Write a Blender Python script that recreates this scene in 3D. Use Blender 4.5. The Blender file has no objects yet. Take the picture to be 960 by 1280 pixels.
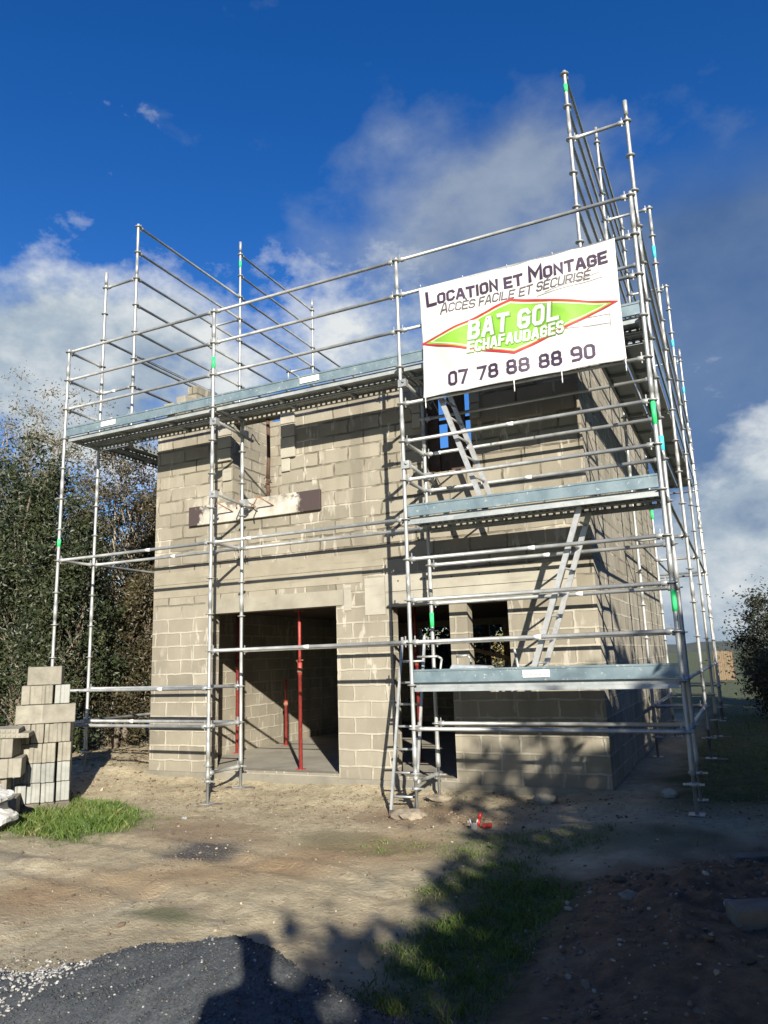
import bpy, bmesh, math, random
from mathutils import Vector, Matrix, noise

R = random.Random(7)
D = bpy.data
S = bpy.context.scene
COL = S.collection
V = Vector

# ------------------------------------------------------------------ camera
CAM = V((9.60339, -8.27931, 1.80672))
RIGHT = V((0.90156578, 0.43145624, -0.03201016))
UP = V((0.1126333, -0.16263246, 0.98023692))
FWD = V((-0.41772345, 0.88735348, 0.19522021))
cam_d = D.cameras.new('camera')
cam_d.sensor_fit = 'HORIZONTAL'
cam_d.sensor_width = 36.0
cam_d.lens = 926.504 / 960.0 * 36.0
cam_d.clip_start = 0.05
cam_d.clip_end = 6000
cam = D.objects.new('camera', cam_d)
COL.objects.link(cam)
m = Matrix((RIGHT, UP, -FWD)).transposed().to_4x4()
m.translation = CAM
cam.matrix_world = m
S.camera = cam

# sun: light travels along (-.71, 1, -.48)
LDIR = V((-0.71, 1.0, -0.48)).normalized()
SUN_EL = math.asin(-LDIR.z)
sd = D.lights.new('sun', 'SUN')
sd.energy = 5.0
sd.angle = math.radians(0.53)
sd.color = (1.0, 0.93, 0.80)
so = D.objects.new('sun', sd)
so.rotation_euler = LDIR.to_track_quat('-Z', 'Y').to_euler()
so.location = (20, -20, 30)
COL.objects.link(so)

# ------------------------------------------------------------------ node helpers
def new_mat(name):
    mt = D.materials.new(name)
    mt.use_nodes = True
    nt = mt.node_tree
    return mt, nt, nt.nodes['Principled BSDF']

def N(nt, typ, **kw):
    n = nt.nodes.new(typ)
    for k, v in kw.items():
        if k.startswith('i_'):
            n.inputs[k[2:].replace('_', ' ')].default_value = v
        else:
            setattr(n, k, v)
    return n

def ramp(nt, fac, stops):
    r = N(nt, 'ShaderNodeValToRGB')
    el = r.color_ramp.elements
    while len(el) < len(stops):
        el.new(0.5)
    for e, (p, c) in zip(el, stops):
        e.position = p
        e.color = (*c, 1) if len(c) == 3 else c
    nt.links.new(fac, r.inputs[0])
    return r.outputs[0]

def mix(nt, fac, a, b, mode='MIX'):
    n = N(nt, 'ShaderNodeMix', data_type='RGBA', blend_type=mode)
    for sock, val in ((n.inputs[0], fac), (n.inputs[6], a), (n.inputs[7], b)):
        if hasattr(val, 'is_linked'):
            nt.links.new(val, sock)
        elif isinstance(val, (int, float)):
            sock.default_value = val
        else:
            sock.default_value = (*val, 1)
    return n.outputs[2]

def fmath(nt, op, a, b=None, c=None, clamp=False):
    n = N(nt, 'ShaderNodeMath', operation=op, use_clamp=clamp)
    for i, val in enumerate((a, b, c)):
        if val is None:
            continue
        if hasattr(val, 'is_linked'):
            nt.links.new(val, n.inputs[i])
        else:
            n.inputs[i].default_value = val
    return n.outputs[0]

def noise_tex(nt, vec, scale, detail=4, rough=0.55, out=0):
    n = N(nt, 'ShaderNodeTexNoise')
    n.inputs['Scale'].default_value = scale
    n.inputs['Detail'].default_value = detail
    n.inputs['Roughness'].default_value = rough
    if vec is not None:
        nt.links.new(vec, n.inputs['Vector'])
    return n.outputs[out]

def coords(nt, kind='Object'):
    return N(nt, 'ShaderNodeTexCoord').outputs[kind]

def bump(nt, bsdf, height, strength=0.4, dist=0.01):
    b = N(nt, 'ShaderNodeBump')
    b.inputs['Strength'].default_value = strength
    b.inputs['Distance'].default_value = dist
    nt.links.new(height, b.inputs['Height'])
    nt.links.new(b.outputs[0], bsdf.inputs['Normal'])

def simple(name, c1, c2, scale=8, rough=0.7, metal=0.0, bmp=0.0, bdist=0.01, rnd=0.0, detail=5):
    mt, nt, b = new_mat(name)
    co = coords(nt)
    if rnd:
        oi = N(nt, 'ShaderNodeObjectInfo')
        add = N(nt, 'ShaderNodeVectorMath', operation='ADD')
        nt.links.new(co, add.inputs[0])
        sc = N(nt, 'ShaderNodeVectorMath', operation='SCALE')
        cmb = N(nt, 'ShaderNodeCombineXYZ')
        for i in range(3):
            nt.links.new(oi.outputs['Random'], cmb.inputs[i])
        nt.links.new(cmb.outputs[0], sc.inputs[0])
        sc.inputs['Scale'].default_value = 37.0
        nt.links.new(sc.outputs[0], add.inputs[1])
        co = add.outputs[0]
    f = noise_tex(nt, co, scale, detail)
    col = ramp(nt, f, [(0.3, c1), (0.7, c2)])
    if rnd:
        v = fmath(nt, 'MULTIPLY_ADD', oi.outputs['Random'], rnd, 1 - rnd / 2)
        col = mix(nt, 1.0, col, N(nt, 'ShaderNodeCombineColor').outputs[0], 'MULTIPLY') if False else col
        hs = N(nt, 'ShaderNodeHueSaturation')
        nt.links.new(col, hs.inputs['Color'])
        nt.links.new(v, hs.inputs['Value'])
        col = hs.outputs[0]
    nt.links.new(col, b.inputs['Base Color'])
    b.inputs['Roughness'].default_value = rough
    b.inputs['Metallic'].default_value = metal
    if bmp:
        f2 = noise_tex(nt, co, scale * 5, 6)
        bump(nt, b, f2, bmp, bdist)
    return mt

# ------------------------------------------------------------------ materials
M = {}

def steel(name, c1, c2, metal, rough):
    mt, nt, b = new_mat(name)
    co = coords(nt)
    f = noise_tex(nt, co, 5, 6)
    g = noise_tex(nt, co, 45, 4)
    col = ramp(nt, f, [(0.3, c1), (0.7, c2)])
    col = mix(nt, ramp(nt, noise_tex(nt, co, 16, 6, .7), [(0.60, (0, 0, 0)), (0.66, (0.6, 0.6, 0.6))]), col, (0.52, 0.505, 0.46))
    st = noise_tex(nt, co, 11, 3)
    col = mix(nt, ramp(nt, st, [(0.64, (0, 0, 0)), (0.74, (0.5, 0.5, 0.5))]), col, (0.20, 0.15, 0.11))
    nt.links.new(col, b.inputs['Base Color'])
    b.inputs['Metallic'].default_value = metal
    r = ramp(nt, f, [(0.3, (rough - .1,) * 3), (0.7, (rough + .12,) * 3)])
    nt.links.new(r, b.inputs['Roughness'])
    bump(nt, b, g, 0.15, 0.002)
    return mt

M['galv'] = steel('galvanised_steel', (0.26, 0.27, 0.27), (0.40, 0.41, 0.40), 0.45, 0.48)
M['plank'] = steel('galvanised_deck', (0.25, 0.28, 0.285), (0.37, 0.39, 0.39), 0.35, 0.55)
M['toe'] = steel('toe_board_steel', (0.115, 0.165, 0.19), (0.18, 0.235, 0.26), 0.25, 0.5)
M['alu'] = simple('aluminium', (0.36, 0.36, 0.345), (0.50, 0.50, 0.485), 14, 0.42, 0.5)
M['red'] = simple('red_prop_paint', (0.24, 0.022, 0.02), (0.34, 0.06, 0.05), 22, 0.55, 0.0, 0.2, 0.002)
M['rust'] = simple('rusty_steel', (0.14, 0.06, 0.03), (0.26, 0.14, 0.08), 30, 0.85)
M['green_tape'] = simple('green_tape', (0.02, 0.55, 0.13), (0.05, 0.65, 0.20), 10, 0.5)
M['cyan_tape'] = simple('cyan_tape', (0.04, 0.50, 0.60), (0.08, 0.60, 0.68), 10, 0.5)
M['sticker'] = simple('white_sticker', (0.68, 0.68, 0.66), (0.80, 0.80, 0.78), 40, 0.5)
M['darkrust'] = simple('dark_rust', (0.045, 0.022, 0.014), (0.10, 0.055, 0.035), 12, 0.9)
M['wood'] = simple('weathered_timber', (0.30, 0.21, 0.12), (0.46, 0.34, 0.21), 9, 0.8, 0, 0.3)
M['darkwood'] = simple('dark_formwork', (0.035, 0.022, 0.016), (0.075, 0.048, 0.036), 12, 0.8)
M['greywood'] = simple('grey_timber', (0.085, 0.072, 0.058), (0.15, 0.13, 0.105), 9, 0.85, 0, 0.3)
M['stone'] = simple('loose_stone', (0.13, 0.105, 0.075), (0.24, 0.205, 0.155), 14, 0.9, 0, 0.4, 0.01, rnd=0.5)
M['whitepack'] = simple('white_sheeting', (0.46, 0.46, 0.435), (0.58, 0.58, 0.555), 5, 0.55, 0, 0.3, 0.02)
M['bark'] = simple('bark', (0.07, 0.055, 0.04), (0.16, 0.13, 0.10), 18, 0.95, 0, 0.5, 0.01)
M['twig'] = simple('grey_twig', (0.20, 0.17, 0.135), (0.34, 0.30, 0.25), 18, 0.95)
M['cloth_dark'] = simple('dark_clothing', (0.02, 0.022, 0.03), (0.035, 0.04, 0.05), 20, 0.9)
M['skin'] = simple('skin', (0.45, 0.27, 0.19), (0.52, 0.32, 0.24), 20, 0.6)
M['hair'] = simple('hair', (0.02, 0.014, 0.01), (0.04, 0.028, 0.02), 40, 0.7)
M['redplastic'] = simple('red_plastic', (0.26, 0.014, 0.01), (0.32, 0.02, 0.015), 20, 0.4)
M['greysteel'] = simple('grey_tool_steel', (0.30, 0.31, 0.31), (0.45, 0.46, 0.46), 30, 0.45, 0.6)
M['tray'] = simple('grey_steel_tray', (0.25, 0.27, 0.29), (0.42, 0.45, 0.47), 8, 0.5, 0.3)

def banner_mat(name, c, rough=0.55):
    mt, nt, b = new_mat(name)
    co = coords(nt)
    f = noise_tex(nt, co, 2.2, 6, .65)
    nt.links.new(ramp(nt, f, [(0.3, tuple(x * 0.84 for x in c)), (0.6, c)]), b.inputs['Base Color'])
    b.inputs['Roughness'].default_value = rough
    return mt
M['b_white'] = banner_mat('banner_white', (0.52, 0.515, 0.495))
M['b_dark'] = banner_mat('banner_dark_ink', (0.035, 0.018, 0.045))
M['b_grey'] = banner_mat('banner_grey_ink', (0.09, 0.075, 0.085))
M['b_green'] = banner_mat('banner_green_ink', (0.175, 0.37, 0.03))
M['b_dgreen'] = banner_mat('banner_shadow_ink', (0.10, 0.24, 0.03))
M['b_red'] = banner_mat('banner_red_ink', (0.38, 0.015, 0.025))
M['b_cream'] = banner_mat('banner_cream_ink', (0.62, 0.60, 0.50))
M['b_line'] = banner_mat('banner_line_ink', (0.30, 0.28, 0.28))

def block_mat(name, seed=0.0, clean=False):
    mt, nt, b = new_mat(name)
    co = coords(nt)
    sep = N(nt, 'ShaderNodeSeparateXYZ')
    nt.links.new(co, sep.inputs[0])
    u = fmath(nt, 'ADD', sep.outputs[0], sep.outputs[1])
    u = fmath(nt, 'ADD', u, seed)
    # wobble so joints are not ruled lines
    w = noise_tex(nt, co, 4.5, 3, out=1)
    ws = N(nt, 'ShaderNodeSeparateColor')
    nt.links.new(w, ws.inputs[0])
    u2 = fmath(nt, 'MULTIPLY_ADD', ws.outputs[0], 0.085, u)
    v2 = fmath(nt, 'MULTIPLY_ADD', ws.outputs[1], 0.042, sep.outputs[2])
    cm = N(nt, 'ShaderNodeCombineXYZ')
    nt.links.new(u2, cm.inputs[0]); nt.links.new(v2, cm.inputs[1])
    br = N(nt, 'ShaderNodeTexBrick')
    br.inputs['Scale'].default_value = 1.0
    br.inputs['Brick Width'].default_value = 0.51
    br.inputs['Row Height'].default_value = 0.2135
    br.inputs['Mortar Size'].default_value = 0.016
    br.inputs['Mortar Smooth'].default_value = 0.35
    br.inputs['Bias'].default_value = -0.1
    br.inputs['Color1'].default_value = (0.0, 0.0, 0.0, 1)
    br.inputs['Color2'].default_value = (1, 1, 1, 1)
    br.inputs['Mortar'].default_value = (0.5, 0.5, 0.5, 1)
    nt.links.new(cm.outputs[0], br.inputs['Vector'])
    base = ramp(nt, br.outputs['Color'], [(0.0, (0.22, 0.20, 0.155)), (0.3, (0.41, 0.375, 0.30)), (0.55, (0.33, 0.305, 0.25)), (0.75, (0.29, 0.255, 0.19)), (1.0, (0.58, 0.54, 0.45))])
    n1 = noise_tex(nt, co, 1.3, 6, 0.6)
    base = mix(nt, 0.42, base, ramp(nt, n1, [(0.3, (0.22, 0.20, 0.16)), (0.5, (0.42, 0.385, 0.31)), (0.7, (0.60, 0.56, 0.46))]), 'MIX')
    # mortar: some joints pale smears, some deep darker raked joints
    n2 = noise_tex(nt, co, 1.7, 3)
    mort = ramp(nt, n2, [(0.42, (0.10, 0.085, 0.06)), (0.53, (0.20, 0.175, 0.13)), (0.60, (0.66, 0.62, 0.52))])
    low = ramp(nt, fmath(nt, 'MULTIPLY_ADD', n2, .6, fmath(nt, 'MULTIPLY', sep.outputs[2], .4)), [(1.22, (1, 1, 1)), (1.42, (0, 0, 0))]) if False else ramp(nt, fmath(nt, 'MULTIPLY', sep.outputs[2], .2), [(.50, (1, 1, 1)), (.56, (0, 0, 0))])
    mort = mix(nt, fmath(nt, 'MULTIPLY', low, .85), mort, (0.68, 0.64, 0.54))
    mfac = br.outputs['Fac']
    n3 = noise_tex(nt, co, 2.6, 4)
    mvis = ramp(nt, n3, [(0.33, (0.15, 0.15, 0.15)), (0.50, (1, 1, 1))])
    mf = fmath(nt, 'MULTIPLY', mfac, mvis)
    base = mix(nt, mf, base, mort)
    rim = ramp(nt, mfac, [(0.02, (0, 0, 0)), (0.25, (.7, .7, .7)), (0.55, (0, 0, 0))])
    base = mix(nt, fmath(nt, 'MULTIPLY', rim, mvis), base, (0.17, 0.15, 0.115))  # dark line painted along joint edges as the shadow of raised mortar
    # pale vertical mortar smears
    mp = N(nt, 'ShaderNodeMapping')
    mp.inputs['Scale'].default_value = (10, 10, 2.6)
    nt.links.new(co, mp.inputs[0])
    sm = noise_tex(nt, mp.outputs[0], 1.0, 4)
    smk = ramp(nt, noise_tex(nt, co, .9, 2), [(.42, (.1, .1, .1)), (.6, (1, 1, 1))])
    smf = ramp(nt, sm, [(0.57, (0, 0, 0)), (0.63, (0.85, 0.85, 0.85))])
    base = mix(nt, fmath(nt, 'MULTIPLY', smf, smk), base, (0.72, 0.685, 0.60))
    # water streaks, run down from the top
    mp2 = N(nt, 'ShaderNodeMapping')
    mp2.inputs['Scale'].default_value = (2.3, 2.3, 0.22)
    nt.links.new(co, mp2.inputs[0])
    st = noise_tex(nt, mp2.outputs[0], 1.0, 5)
    stf = ramp(nt, st, [(0.54, (0, 0, 0)), (0.68, (0.6, 0.6, 0.6))])
    base = mix(nt, stf, base, (0.225, 0.20, 0.155))
    # splash dirt at foot
    fo = ramp(nt, sep.outputs[2], [(0.0, (0.5, 0.5, 0.5)), (0.5, (0, 0, 0))])
    base = mix(nt, fo, base, (0.25, 0.215, 0.16))
    # one damp run-off column on the front, below the joint in the upper band
    dx = fmath(nt, 'ABSOLUTE', fmath(nt, 'SUBTRACT', u2, 5.99))
    dz = fmath(nt, 'ABSOLUTE', fmath(nt, 'SUBTRACT', sep.outputs[2], 4.3))
    dm = fmath(nt, 'MULTIPLY', ramp(nt, fmath(nt, 'MULTIPLY_ADD', n3, .08, dx), [(.10, (1, 1, 1)), (.135, (0, 0, 0))]), ramp(nt, dz, [(.85, (.62, .62, .62)), (1.0, (0, 0, 0))]))
    base = mix(nt, dm, base, (0.225, 0.205, 0.165))
    g = noise_tex(nt, co, 120, 4)
    base = mix(nt, 0.18, base, ramp(nt, g, [(0.3, (0.2, 0.18, 0.14)), (0.7, (0.6, 0.56, 0.46))]))
    base = mix(nt, 1.0, base, (0.565, 0.556, 0.536), 'MULTIPLY')
    nt.links.new(base, b.inputs['Base Color'])
    b.inputs['Roughness'].default_value = 0.93
    inv = fmath(nt, 'MULTIPLY', mf, fmath(nt, 'MULTIPLY_ADD', low, 1.7, -1.0))
    h = fmath(nt, 'MULTIPLY_ADD', g, 0.18, inv)
    h = fmath(nt, 'MULTIPLY_ADD', n3, 0.5, h)
    bump(nt, b, h, 0.8, 0.014)
    return mt
M['block'] = block_mat('concrete_block_wall', 0.13)
M['block_in'] = block_mat('concrete_block_inner_wall', 0.31)
M['blockunit'] = simple('hollow_block', (0.155, 0.144, 0.116), (0.245, 0.23, 0.188), 7, 0.93, 0, 0.5, 0.006, rnd=0.28)
M['blockgrey'] = simple('pale_grey_block', (0.19, 0.193, 0.178), (0.275, 0.28, 0.26), 7, 0.93, 0, 0.5, 0.006, rnd=0.2)

def concrete(name, c1, c2, dots=False):
    mt, nt, b = new_mat(name)
    co = coords(nt)
    n1 = noise_tex(nt, co, 2.2, 6, 0.62)
    col = ramp(nt, n1, [(0.3, c1), (0.68, c2)])
    mp = N(nt, 'ShaderNodeMapping'); mp.inputs['Scale'].default_value = (1.2, 1.2, 14)
    nt.links.new(co, mp.inputs[0])
    n2 = noise_tex(nt, mp.outputs[0], 1.0, 4)
    col = mix(nt, ramp(nt, n2, [(0.6, (0, 0, 0)), (0.7, (0.35, 0.35, 0.35))]), col, tuple(x * 0.6 for x in c1))
    n4 = noise_tex(nt, co, 9, 5)
    col = mix(nt, ramp(nt, n4, [(0.66, (0, 0, 0)), (0.72, (0.5, 0.5, 0.5))]), col, tuple(x * 0.5 for x in c1))
    nt.links.new(col, b.inputs['Base Color'])
    b.inputs['Roughness'].default_value = 0.88
    n3 = noise_tex(nt, co, 60, 4)
    bump(nt, b, n3, 0.3, 0.004)
    return mt
M['conc'] = concrete('cast_concrete', (0.185, 0.17, 0.132), (0.275, 0.255, 0.205))
M['concpale'] = concrete('pale_cast_concrete', (0.235, 0.22, 0.178), (0.335, 0.315, 0.262))
M['concdark'] = concrete('damp_concrete', (0.13, 0.12, 0.095), (0.21, 0.195, 0.155))
M['floor'] = concrete('screed_floor', (0.20, 0.185, 0.15), (0.29, 0.27, 0.225))

def leaf_mat(name, cols, gloss=0.45, trans=0.15):
    mt, nt, b = new_mat(name)
    g = N(nt, 'ShaderNodeNewGeometry')
    ln_ = noise_tex(nt, g.outputs['Position'], 1.6, 3)
    c = ramp(nt, fmath(nt, 'ADD', fmath(nt, 'MULTIPLY', g.outputs['Random Per Island'], .6), fmath(nt, 'MULTIPLY_ADD', ln_, 1.4, -.5), None, True), cols) if trans > 0 else ramp(nt, g.outputs['Random Per Island'], cols)
    nt.links.new(c, b.inputs['Base Color'])
    b.inputs['Roughness'].default_value = gloss
    tr = N(nt, 'ShaderNodeBsdfTranslucent')
    nt.links.new(c, tr.inputs[0])
    ms = N(nt, 'ShaderNodeMixShader')
    ms.inputs[0].default_value = trans
    nt.links.new(b.outputs[0], ms.inputs[1]); nt.links.new(tr.outputs[0], ms.inputs[2])
    nt.links.new(ms.outputs[0], nt.nodes['Material Output'].inputs[0])
    return mt
M['leaf_ever'] = leaf_mat('evergreen_leaf', [(0, (0.013, 0.019, 0.009)), (0.4, (0.024, 0.035, 0.014)), (0.75, (0.042, 0.053, 0.02)), (1, (0.075, 0.08, 0.035))], 0.5)
M['leaf_brown'] = leaf_mat('autumn_leaf', [(0, (0.022, 0.019, 0.010)), (0.35, (0.04, 0.037, 0.018)), (0.7, (0.07, 0.054, 0.026)), (1, (0.12, 0.10, 0.05))], 0.5)
M['leaf_grey'] = leaf_mat('willow_leaf', [(0, (0.05, 0.052, 0.03)), (0.5, (0.10, 0.10, 0.06)), (1, (0.19, 0.18, 0.125))], 0.45)
M['leaf_dark'] = leaf_mat('dark_leaf', [(0, (0.012, 0.017, 0.010)), (1, (0.034, 0.042, 0.022))], 0.75)
M['leaf_gold'] = leaf_mat('golden_leaf', [(0, (0.16, 0.11, 0.03)), (0.5, (0.26, 0.18, 0.05)), (1, (0.20, 0.19, 0.06))], 0.6)
M['grass'] = leaf_mat('grass_blade', [(0, (0.045, 0.09, 0.014)), (0.45, (0.09, 0.15, 0.024)), (0.8, (0.12, 0.15, 0.04)), (1, (0.27, 0.23, 0.11))], 0.55, 0.25)
M['dryleaf'] = leaf_mat('dry_leaf', [(0, (0.16, 0.12, 0.07)), (1, (0.34, 0.27, 0.17))], 0.8)

# ------------------------------------------------------------------ mesh builder
class MB:
    def __init__(s):
        s.v = []; s.f = []; s.mi = []; s.cur = 0; s.smooth = []
    def add(s, vs, fs, sm=False):
        o = len(s.v)
        s.v += [tuple(p) for p in vs]
        for f in fs:
            s.f.append(tuple(i + o for i in f)); s.mi.append(s.cur); s.smooth.append(sm)
    def box(s, x0, x1, y0, y1, z0, z1):
        s.add([(x0, y0, z0), (x1, y0, z0), (x1, y1, z0), (x0, y1, z0), (x0, y0, z1), (x1, y0, z1), (x1, y1, z1), (x0, y1, z1)],
              [(0, 3, 2, 1), (4, 5, 6, 7), (0, 1, 5, 4), (1, 2, 6, 5), (2, 3, 7, 6), (3, 0, 4, 7)])
    def prism(s, poly, org, ax_u, ax_v, ax_w, depth):
        n = len(poly)
        a = [org + ax_u * p[0] + ax_v * p[1] for p in poly]
        b2 = [q + ax_w * depth for q in a]
        s.add(a + b2, [tuple(range(n))[::-1], tuple(range(n, 2 * n))] + [(i, (i + 1) % n, (i + 1) % n + n, i + n) for i in range(n)])
    def lathe(s, a, b, prof, n=8, cap=True):
        """prof: list of (distance along a->b, radius)"""
        a = V(a); b = V(b); d = (b - a).normalized()
        u = d.orthogonal().normalized(); w = d.cross(u)
        vs = []; fs = []
        cs = [(math.cos(2 * math.pi * k / n), math.sin(2 * math.pi * k / n)) for k in range(n)]
        for t, r in prof:
            c = a + d * t
            for ca, sa in cs:
                vs.append(c + u * (r * ca) + w * (r * sa))
        for i in range(len(prof) - 1):
            for k in range(n):
                k2 = (k + 1) % n
                fs.append((i * n + k, i * n + k2, (i + 1) * n + k2, (i + 1) * n + k))
        o = len(s.v)
        s.add(vs, fs, True)
        if cap:
            e = (len(prof) - 1) * n
            s.f.append(tuple(o + k for k in range(n))[::-1]); s.mi.append(s.cur); s.smooth.append(False)
            s.f.append(tuple(o + e + k for k in range(n))); s.mi.append(s.cur); s.smooth.append(False)
    def tube(s, a, b, r, n=8, r2=None):
        L = (V(b) - V(a)).length
        s.lathe(a, b, [(0, r), (L, r if r2 is None else r2)], n)
    def path(s, pts, r, n=6):
        for a, b in zip(pts, pts[1:]):
            s.tube(a, b, r, n)
    def build(s, name, mat, parent=None, origin=(0, 0, 0), bevel=0):
        me = D.meshes.new(name)
        o = V(origin)
        me.from_pydata([(p[0] - o.x, p[1] - o.y, p[2] - o.z) for p in s.v], [], s.f)
        mats = mat if isinstance(mat, (list, tuple)) else [mat]
        for q in mats:
            me.materials.append(q)
        me.polygons.foreach_set('material_index', s.mi)
        me.polygons.foreach_set('use_smooth', s.smooth)
        if bevel:
            bm = bmesh.new(); bm.from_mesh(me)
            bmesh.ops.remove_doubles(bm, verts=bm.verts, dist=1e-5)
            bmesh.ops.bevel(bm, geom=[e for e in bm.edges if e.calc_face_angle(0) > 0.5], offset=bevel, segments=1, affect='EDGES')
            bm.to_mesh(me); bm.free()
        me.update()
        ob = D.objects.new(name, me)
        COL.objects.link(ob)
        if parent is not None:
            ob.parent = parent      # parts are built in the parent's own space
        else:
            ob.location = o
        return ob

def empty(name, loc=(0, 0, 0), rz=0.0):
    o = D.objects.new(name, None)
    o.location = loc; o.rotation_euler = (0, 0, rz)
    o.empty_display_size = 0.2
    COL.objects.link(o)
    return o

def tag(o, label=None, cat=None, group=None, kind=None):
    if label: o['label'] = label
    if cat: o['category'] = cat
    if group: o['group'] = group
    if kind: o['kind'] = kind
    return o

def sstep(a, b, x):
    t = max(0.0, min(1.0, (x - a) / (b - a)))
    return t * t * (3 - 2 * t)

# ------------------------------------------------------------------ ground
def mound(x, y):
    d = math.hypot((x - 9.75) / 1.75, (y + 3.0) / 1.75)
    k = 0.27 * sstep(1.12, 0.35, d)
    d2 = math.hypot((x - 9.0) / 0.9, (y + 4.9) / 0.9)
    return k + 0.10 * sstep(1.0, 0.2, d2)

def ground_z(x, y):
    h = 0.03 + 0.07 * sstep(0.0, 0.7, y) + 0.09 * sstep(0.7, 1.1, y)
    h += 0.13 * sstep(1.6, -0.3, x) * sstep(-1.5, 0.2, y)
    h += 0.17 * sstep(6.9, 8.8, x) * sstep(-2.5, -0.2, y) * (1 - 0.55 * sstep(0.3, 1.1, y))
    h += 0.10 * sstep(-3.2, -7.0, y)
    near = sstep(45, 18, math.hypot(x - 5, y))
    nz = noise.noise(V((x * 0.9, y * 0.9, 3.1))) * 0.035 + noise.noise(V((x * 3.1, y * 3.1, 1.7))) * 0.022
    nz += noise.noise(V((x * 9.0, y * 9.0, 5.7))) * 0.012 + max(0, noise.noise(V((x * 15.0, y * 15.0, 8.2))) - .15) * 0.035
    rut = y + 3.35 + .18 * (x - 4.5) + .12 * math.sin(x * .9)
    for o_ in (0.0, 1.05):
        nz -= 0.035 * math.exp(-((rut - o_) / .13) ** 2) * (.5 + .8 * noise.noise(V((x * 4, o_, 1)))) * sstep(8, 6.5, x)
        nz += 0.020 * math.exp(-((abs(rut - o_) - .22) / .07) ** 2) * sstep(8, 6.5, x)
    h += nz * near * (0.35 if (y > 1 and 1 < x < 8.1) else 1)
    h += 0.34 * sstep(2.6, 0.9, math.hypot(x - 9.9, y + 9.0))
    mk = mound(x, y)
    if mk > 0:
        h += mk + mk * (noise.noise(V((x * 5, y * 5, 9.0))) * 0.22 + noise.noise(V((x * 13, y * 13, 2.0))) * 0.12)
    # little spoil hump under the middle pole
    h += 0.05 * math.exp(-(((x - 6.35) / 0.30) ** 2 + ((y + 0.15) / 0.25) ** 2))
    return h

def axis(lo, hi, step, far):
    a = [lo]
    while a[-1] < hi: a.append(a[-1] + step)
    s = step; up = []
    x = a[-1]
    while x < far:
        s *= 1.28; x += s; up.append(x)
    s = step; dn = []; x = lo
    while x > -far:
        s *= 1.28; x -= s; dn.append(x)
    return dn[::-1] + a + up

xs = axis(-3.0, 11.8, 0.07, 1600); ys = axis(-6.3, 4.0, 0.07, 1600)

def zones(x, y):
    n = noise.noise(V((x * 1.3, y * 1.3, 0.4))) * 0.5 + noise.noise(V((x * 4.0, y * 4.0, 7.4))) * 0.35
    def blob(cx, cy, rx, ry, soft=0.5):
        return sstep(1 + soft, 1 - soft, math.hypot((x - cx) / rx, (y - cy) / ry) + n * 0.8)
    g = max(blob(2.3, -1.55, 0.85, 0.75), blob(1.7, -0.9, 0.6, 0.5), blob(7.85, -3.4, 0.50, 1.5), blob(7.5, -2.2, 0.45, 0.9) * .8, blob(7.15, -1.3, .45, .4) * .6, blob(5.6, -3.75, 0.35, .12) * .8, blob(6.1, -1.3, .8, .35) * .45)
    g = max(g, sstep(8.35, 8.9, x + n * 0.4) * sstep(-0.2, 0.8, y), sstep(11, 14, y), sstep(-1.6, -2.6, x) * 0.7, sstep(11.5, 13, x), blob(7.9, -0.9, 1.1, .45) * .6)  # dark grass beside the house widened to deepen the shade there
    brown = max(blob(9.7, -3.3, 2.1, 2.2, 0.35), blob(3.9, -1.4, 0.9, 0.5, 0.7) * 0.55, blob(6.2, -0.1, 0.9, 0.45, 0.7) * 0.6)
    burn = blob(4.62, -2.15, 0.42, 0.40, 0.45)
    burn = max(burn, blob(2.9, -2.9, 0.35, 0.12, 0.5) * 0.6)
    t_ = max(0.0, min(1.0, ((x - 4.0) * 1.4 + (y + 3.6) * 1.6) / (1.4 ** 2 + 1.6 ** 2) / 1.35))
    od = math.hypot(x - 4.4 - 1.9 * t_, y + 3.5 - 2.1 * t_)
    orange = .85 * sstep(.95, .15, od + n * .45)
    return min(g, 1), min(brown, 1), min(burn, 1), orange

vs = []; zc = []
for y in ys:
    for x in xs:
        vs.append((x, y, ground_z(x, y))); zc.append(zones(x, y))
nx = len(xs)
fs = [(j * nx + i, j * nx + i + 1, (j + 1) * nx + i + 1, (j + 1) * nx + i) for j in range(len(ys) - 1) for i in range(nx - 1)]
gm = D.meshes.new('ground')
gm.from_pydata(vs, [], fs)
at = gm.color_attributes.new('zone', 'FLOAT_COLOR', 'POINT')
at.data.foreach_set('color', [c for z in zc for c in z])
gm.polygons.foreach_set('use_smooth', [True] * len(gm.polygons))

mt, nt, b = new_mat('site_ground')
co = coords(nt)
za = N(nt, 'ShaderNodeAttribute', attribute_name='zone')
zs = N(nt, 'ShaderNodeSeparateColor'); nt.links.new(za.outputs['Color'], zs.inputs[0])
n1 = noise_tex(nt, co, 1.1, 7, 0.62); n2 = noise_tex(nt, co, 9, 6, 0.6); n3 = noise_tex(nt, co, 55, 5, 0.6)
c = ramp(nt, n1, [(0.30, (0.255, 0.215, 0.14)), (0.5, (0.355, 0.30, 0.195)), (0.72, (0.44, 0.385, 0.265))])
c = mix(nt, ramp(nt, n2, [(0.42, (0, 0, 0)), (0.62, (0.6, 0.6, 0.6))]), c, (0.21, 0.168, 0.10))
c = mix(nt, ramp(nt, n3, [(0.55, (0, 0, 0)), (0.68, (0.6, 0.6, 0.6))]), c, (0.34, 0.30, 0.22))
br_ = ramp(nt, n2, [(0.35, (0.085, 0.045, 0.024)), (0.65, (0.185, 0.105, 0.054))])  # spoil brown, darkened further to deepen the shade on the mound
org = ramp(nt, n2, [(0.35, (0.20, 0.125, 0.06)), (0.65, (0.31, 0.215, 0.115))])
c = mix(nt, za.outputs['Alpha'], c, org)
c = mix(nt, zs.outputs[1], c, br_)
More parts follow.
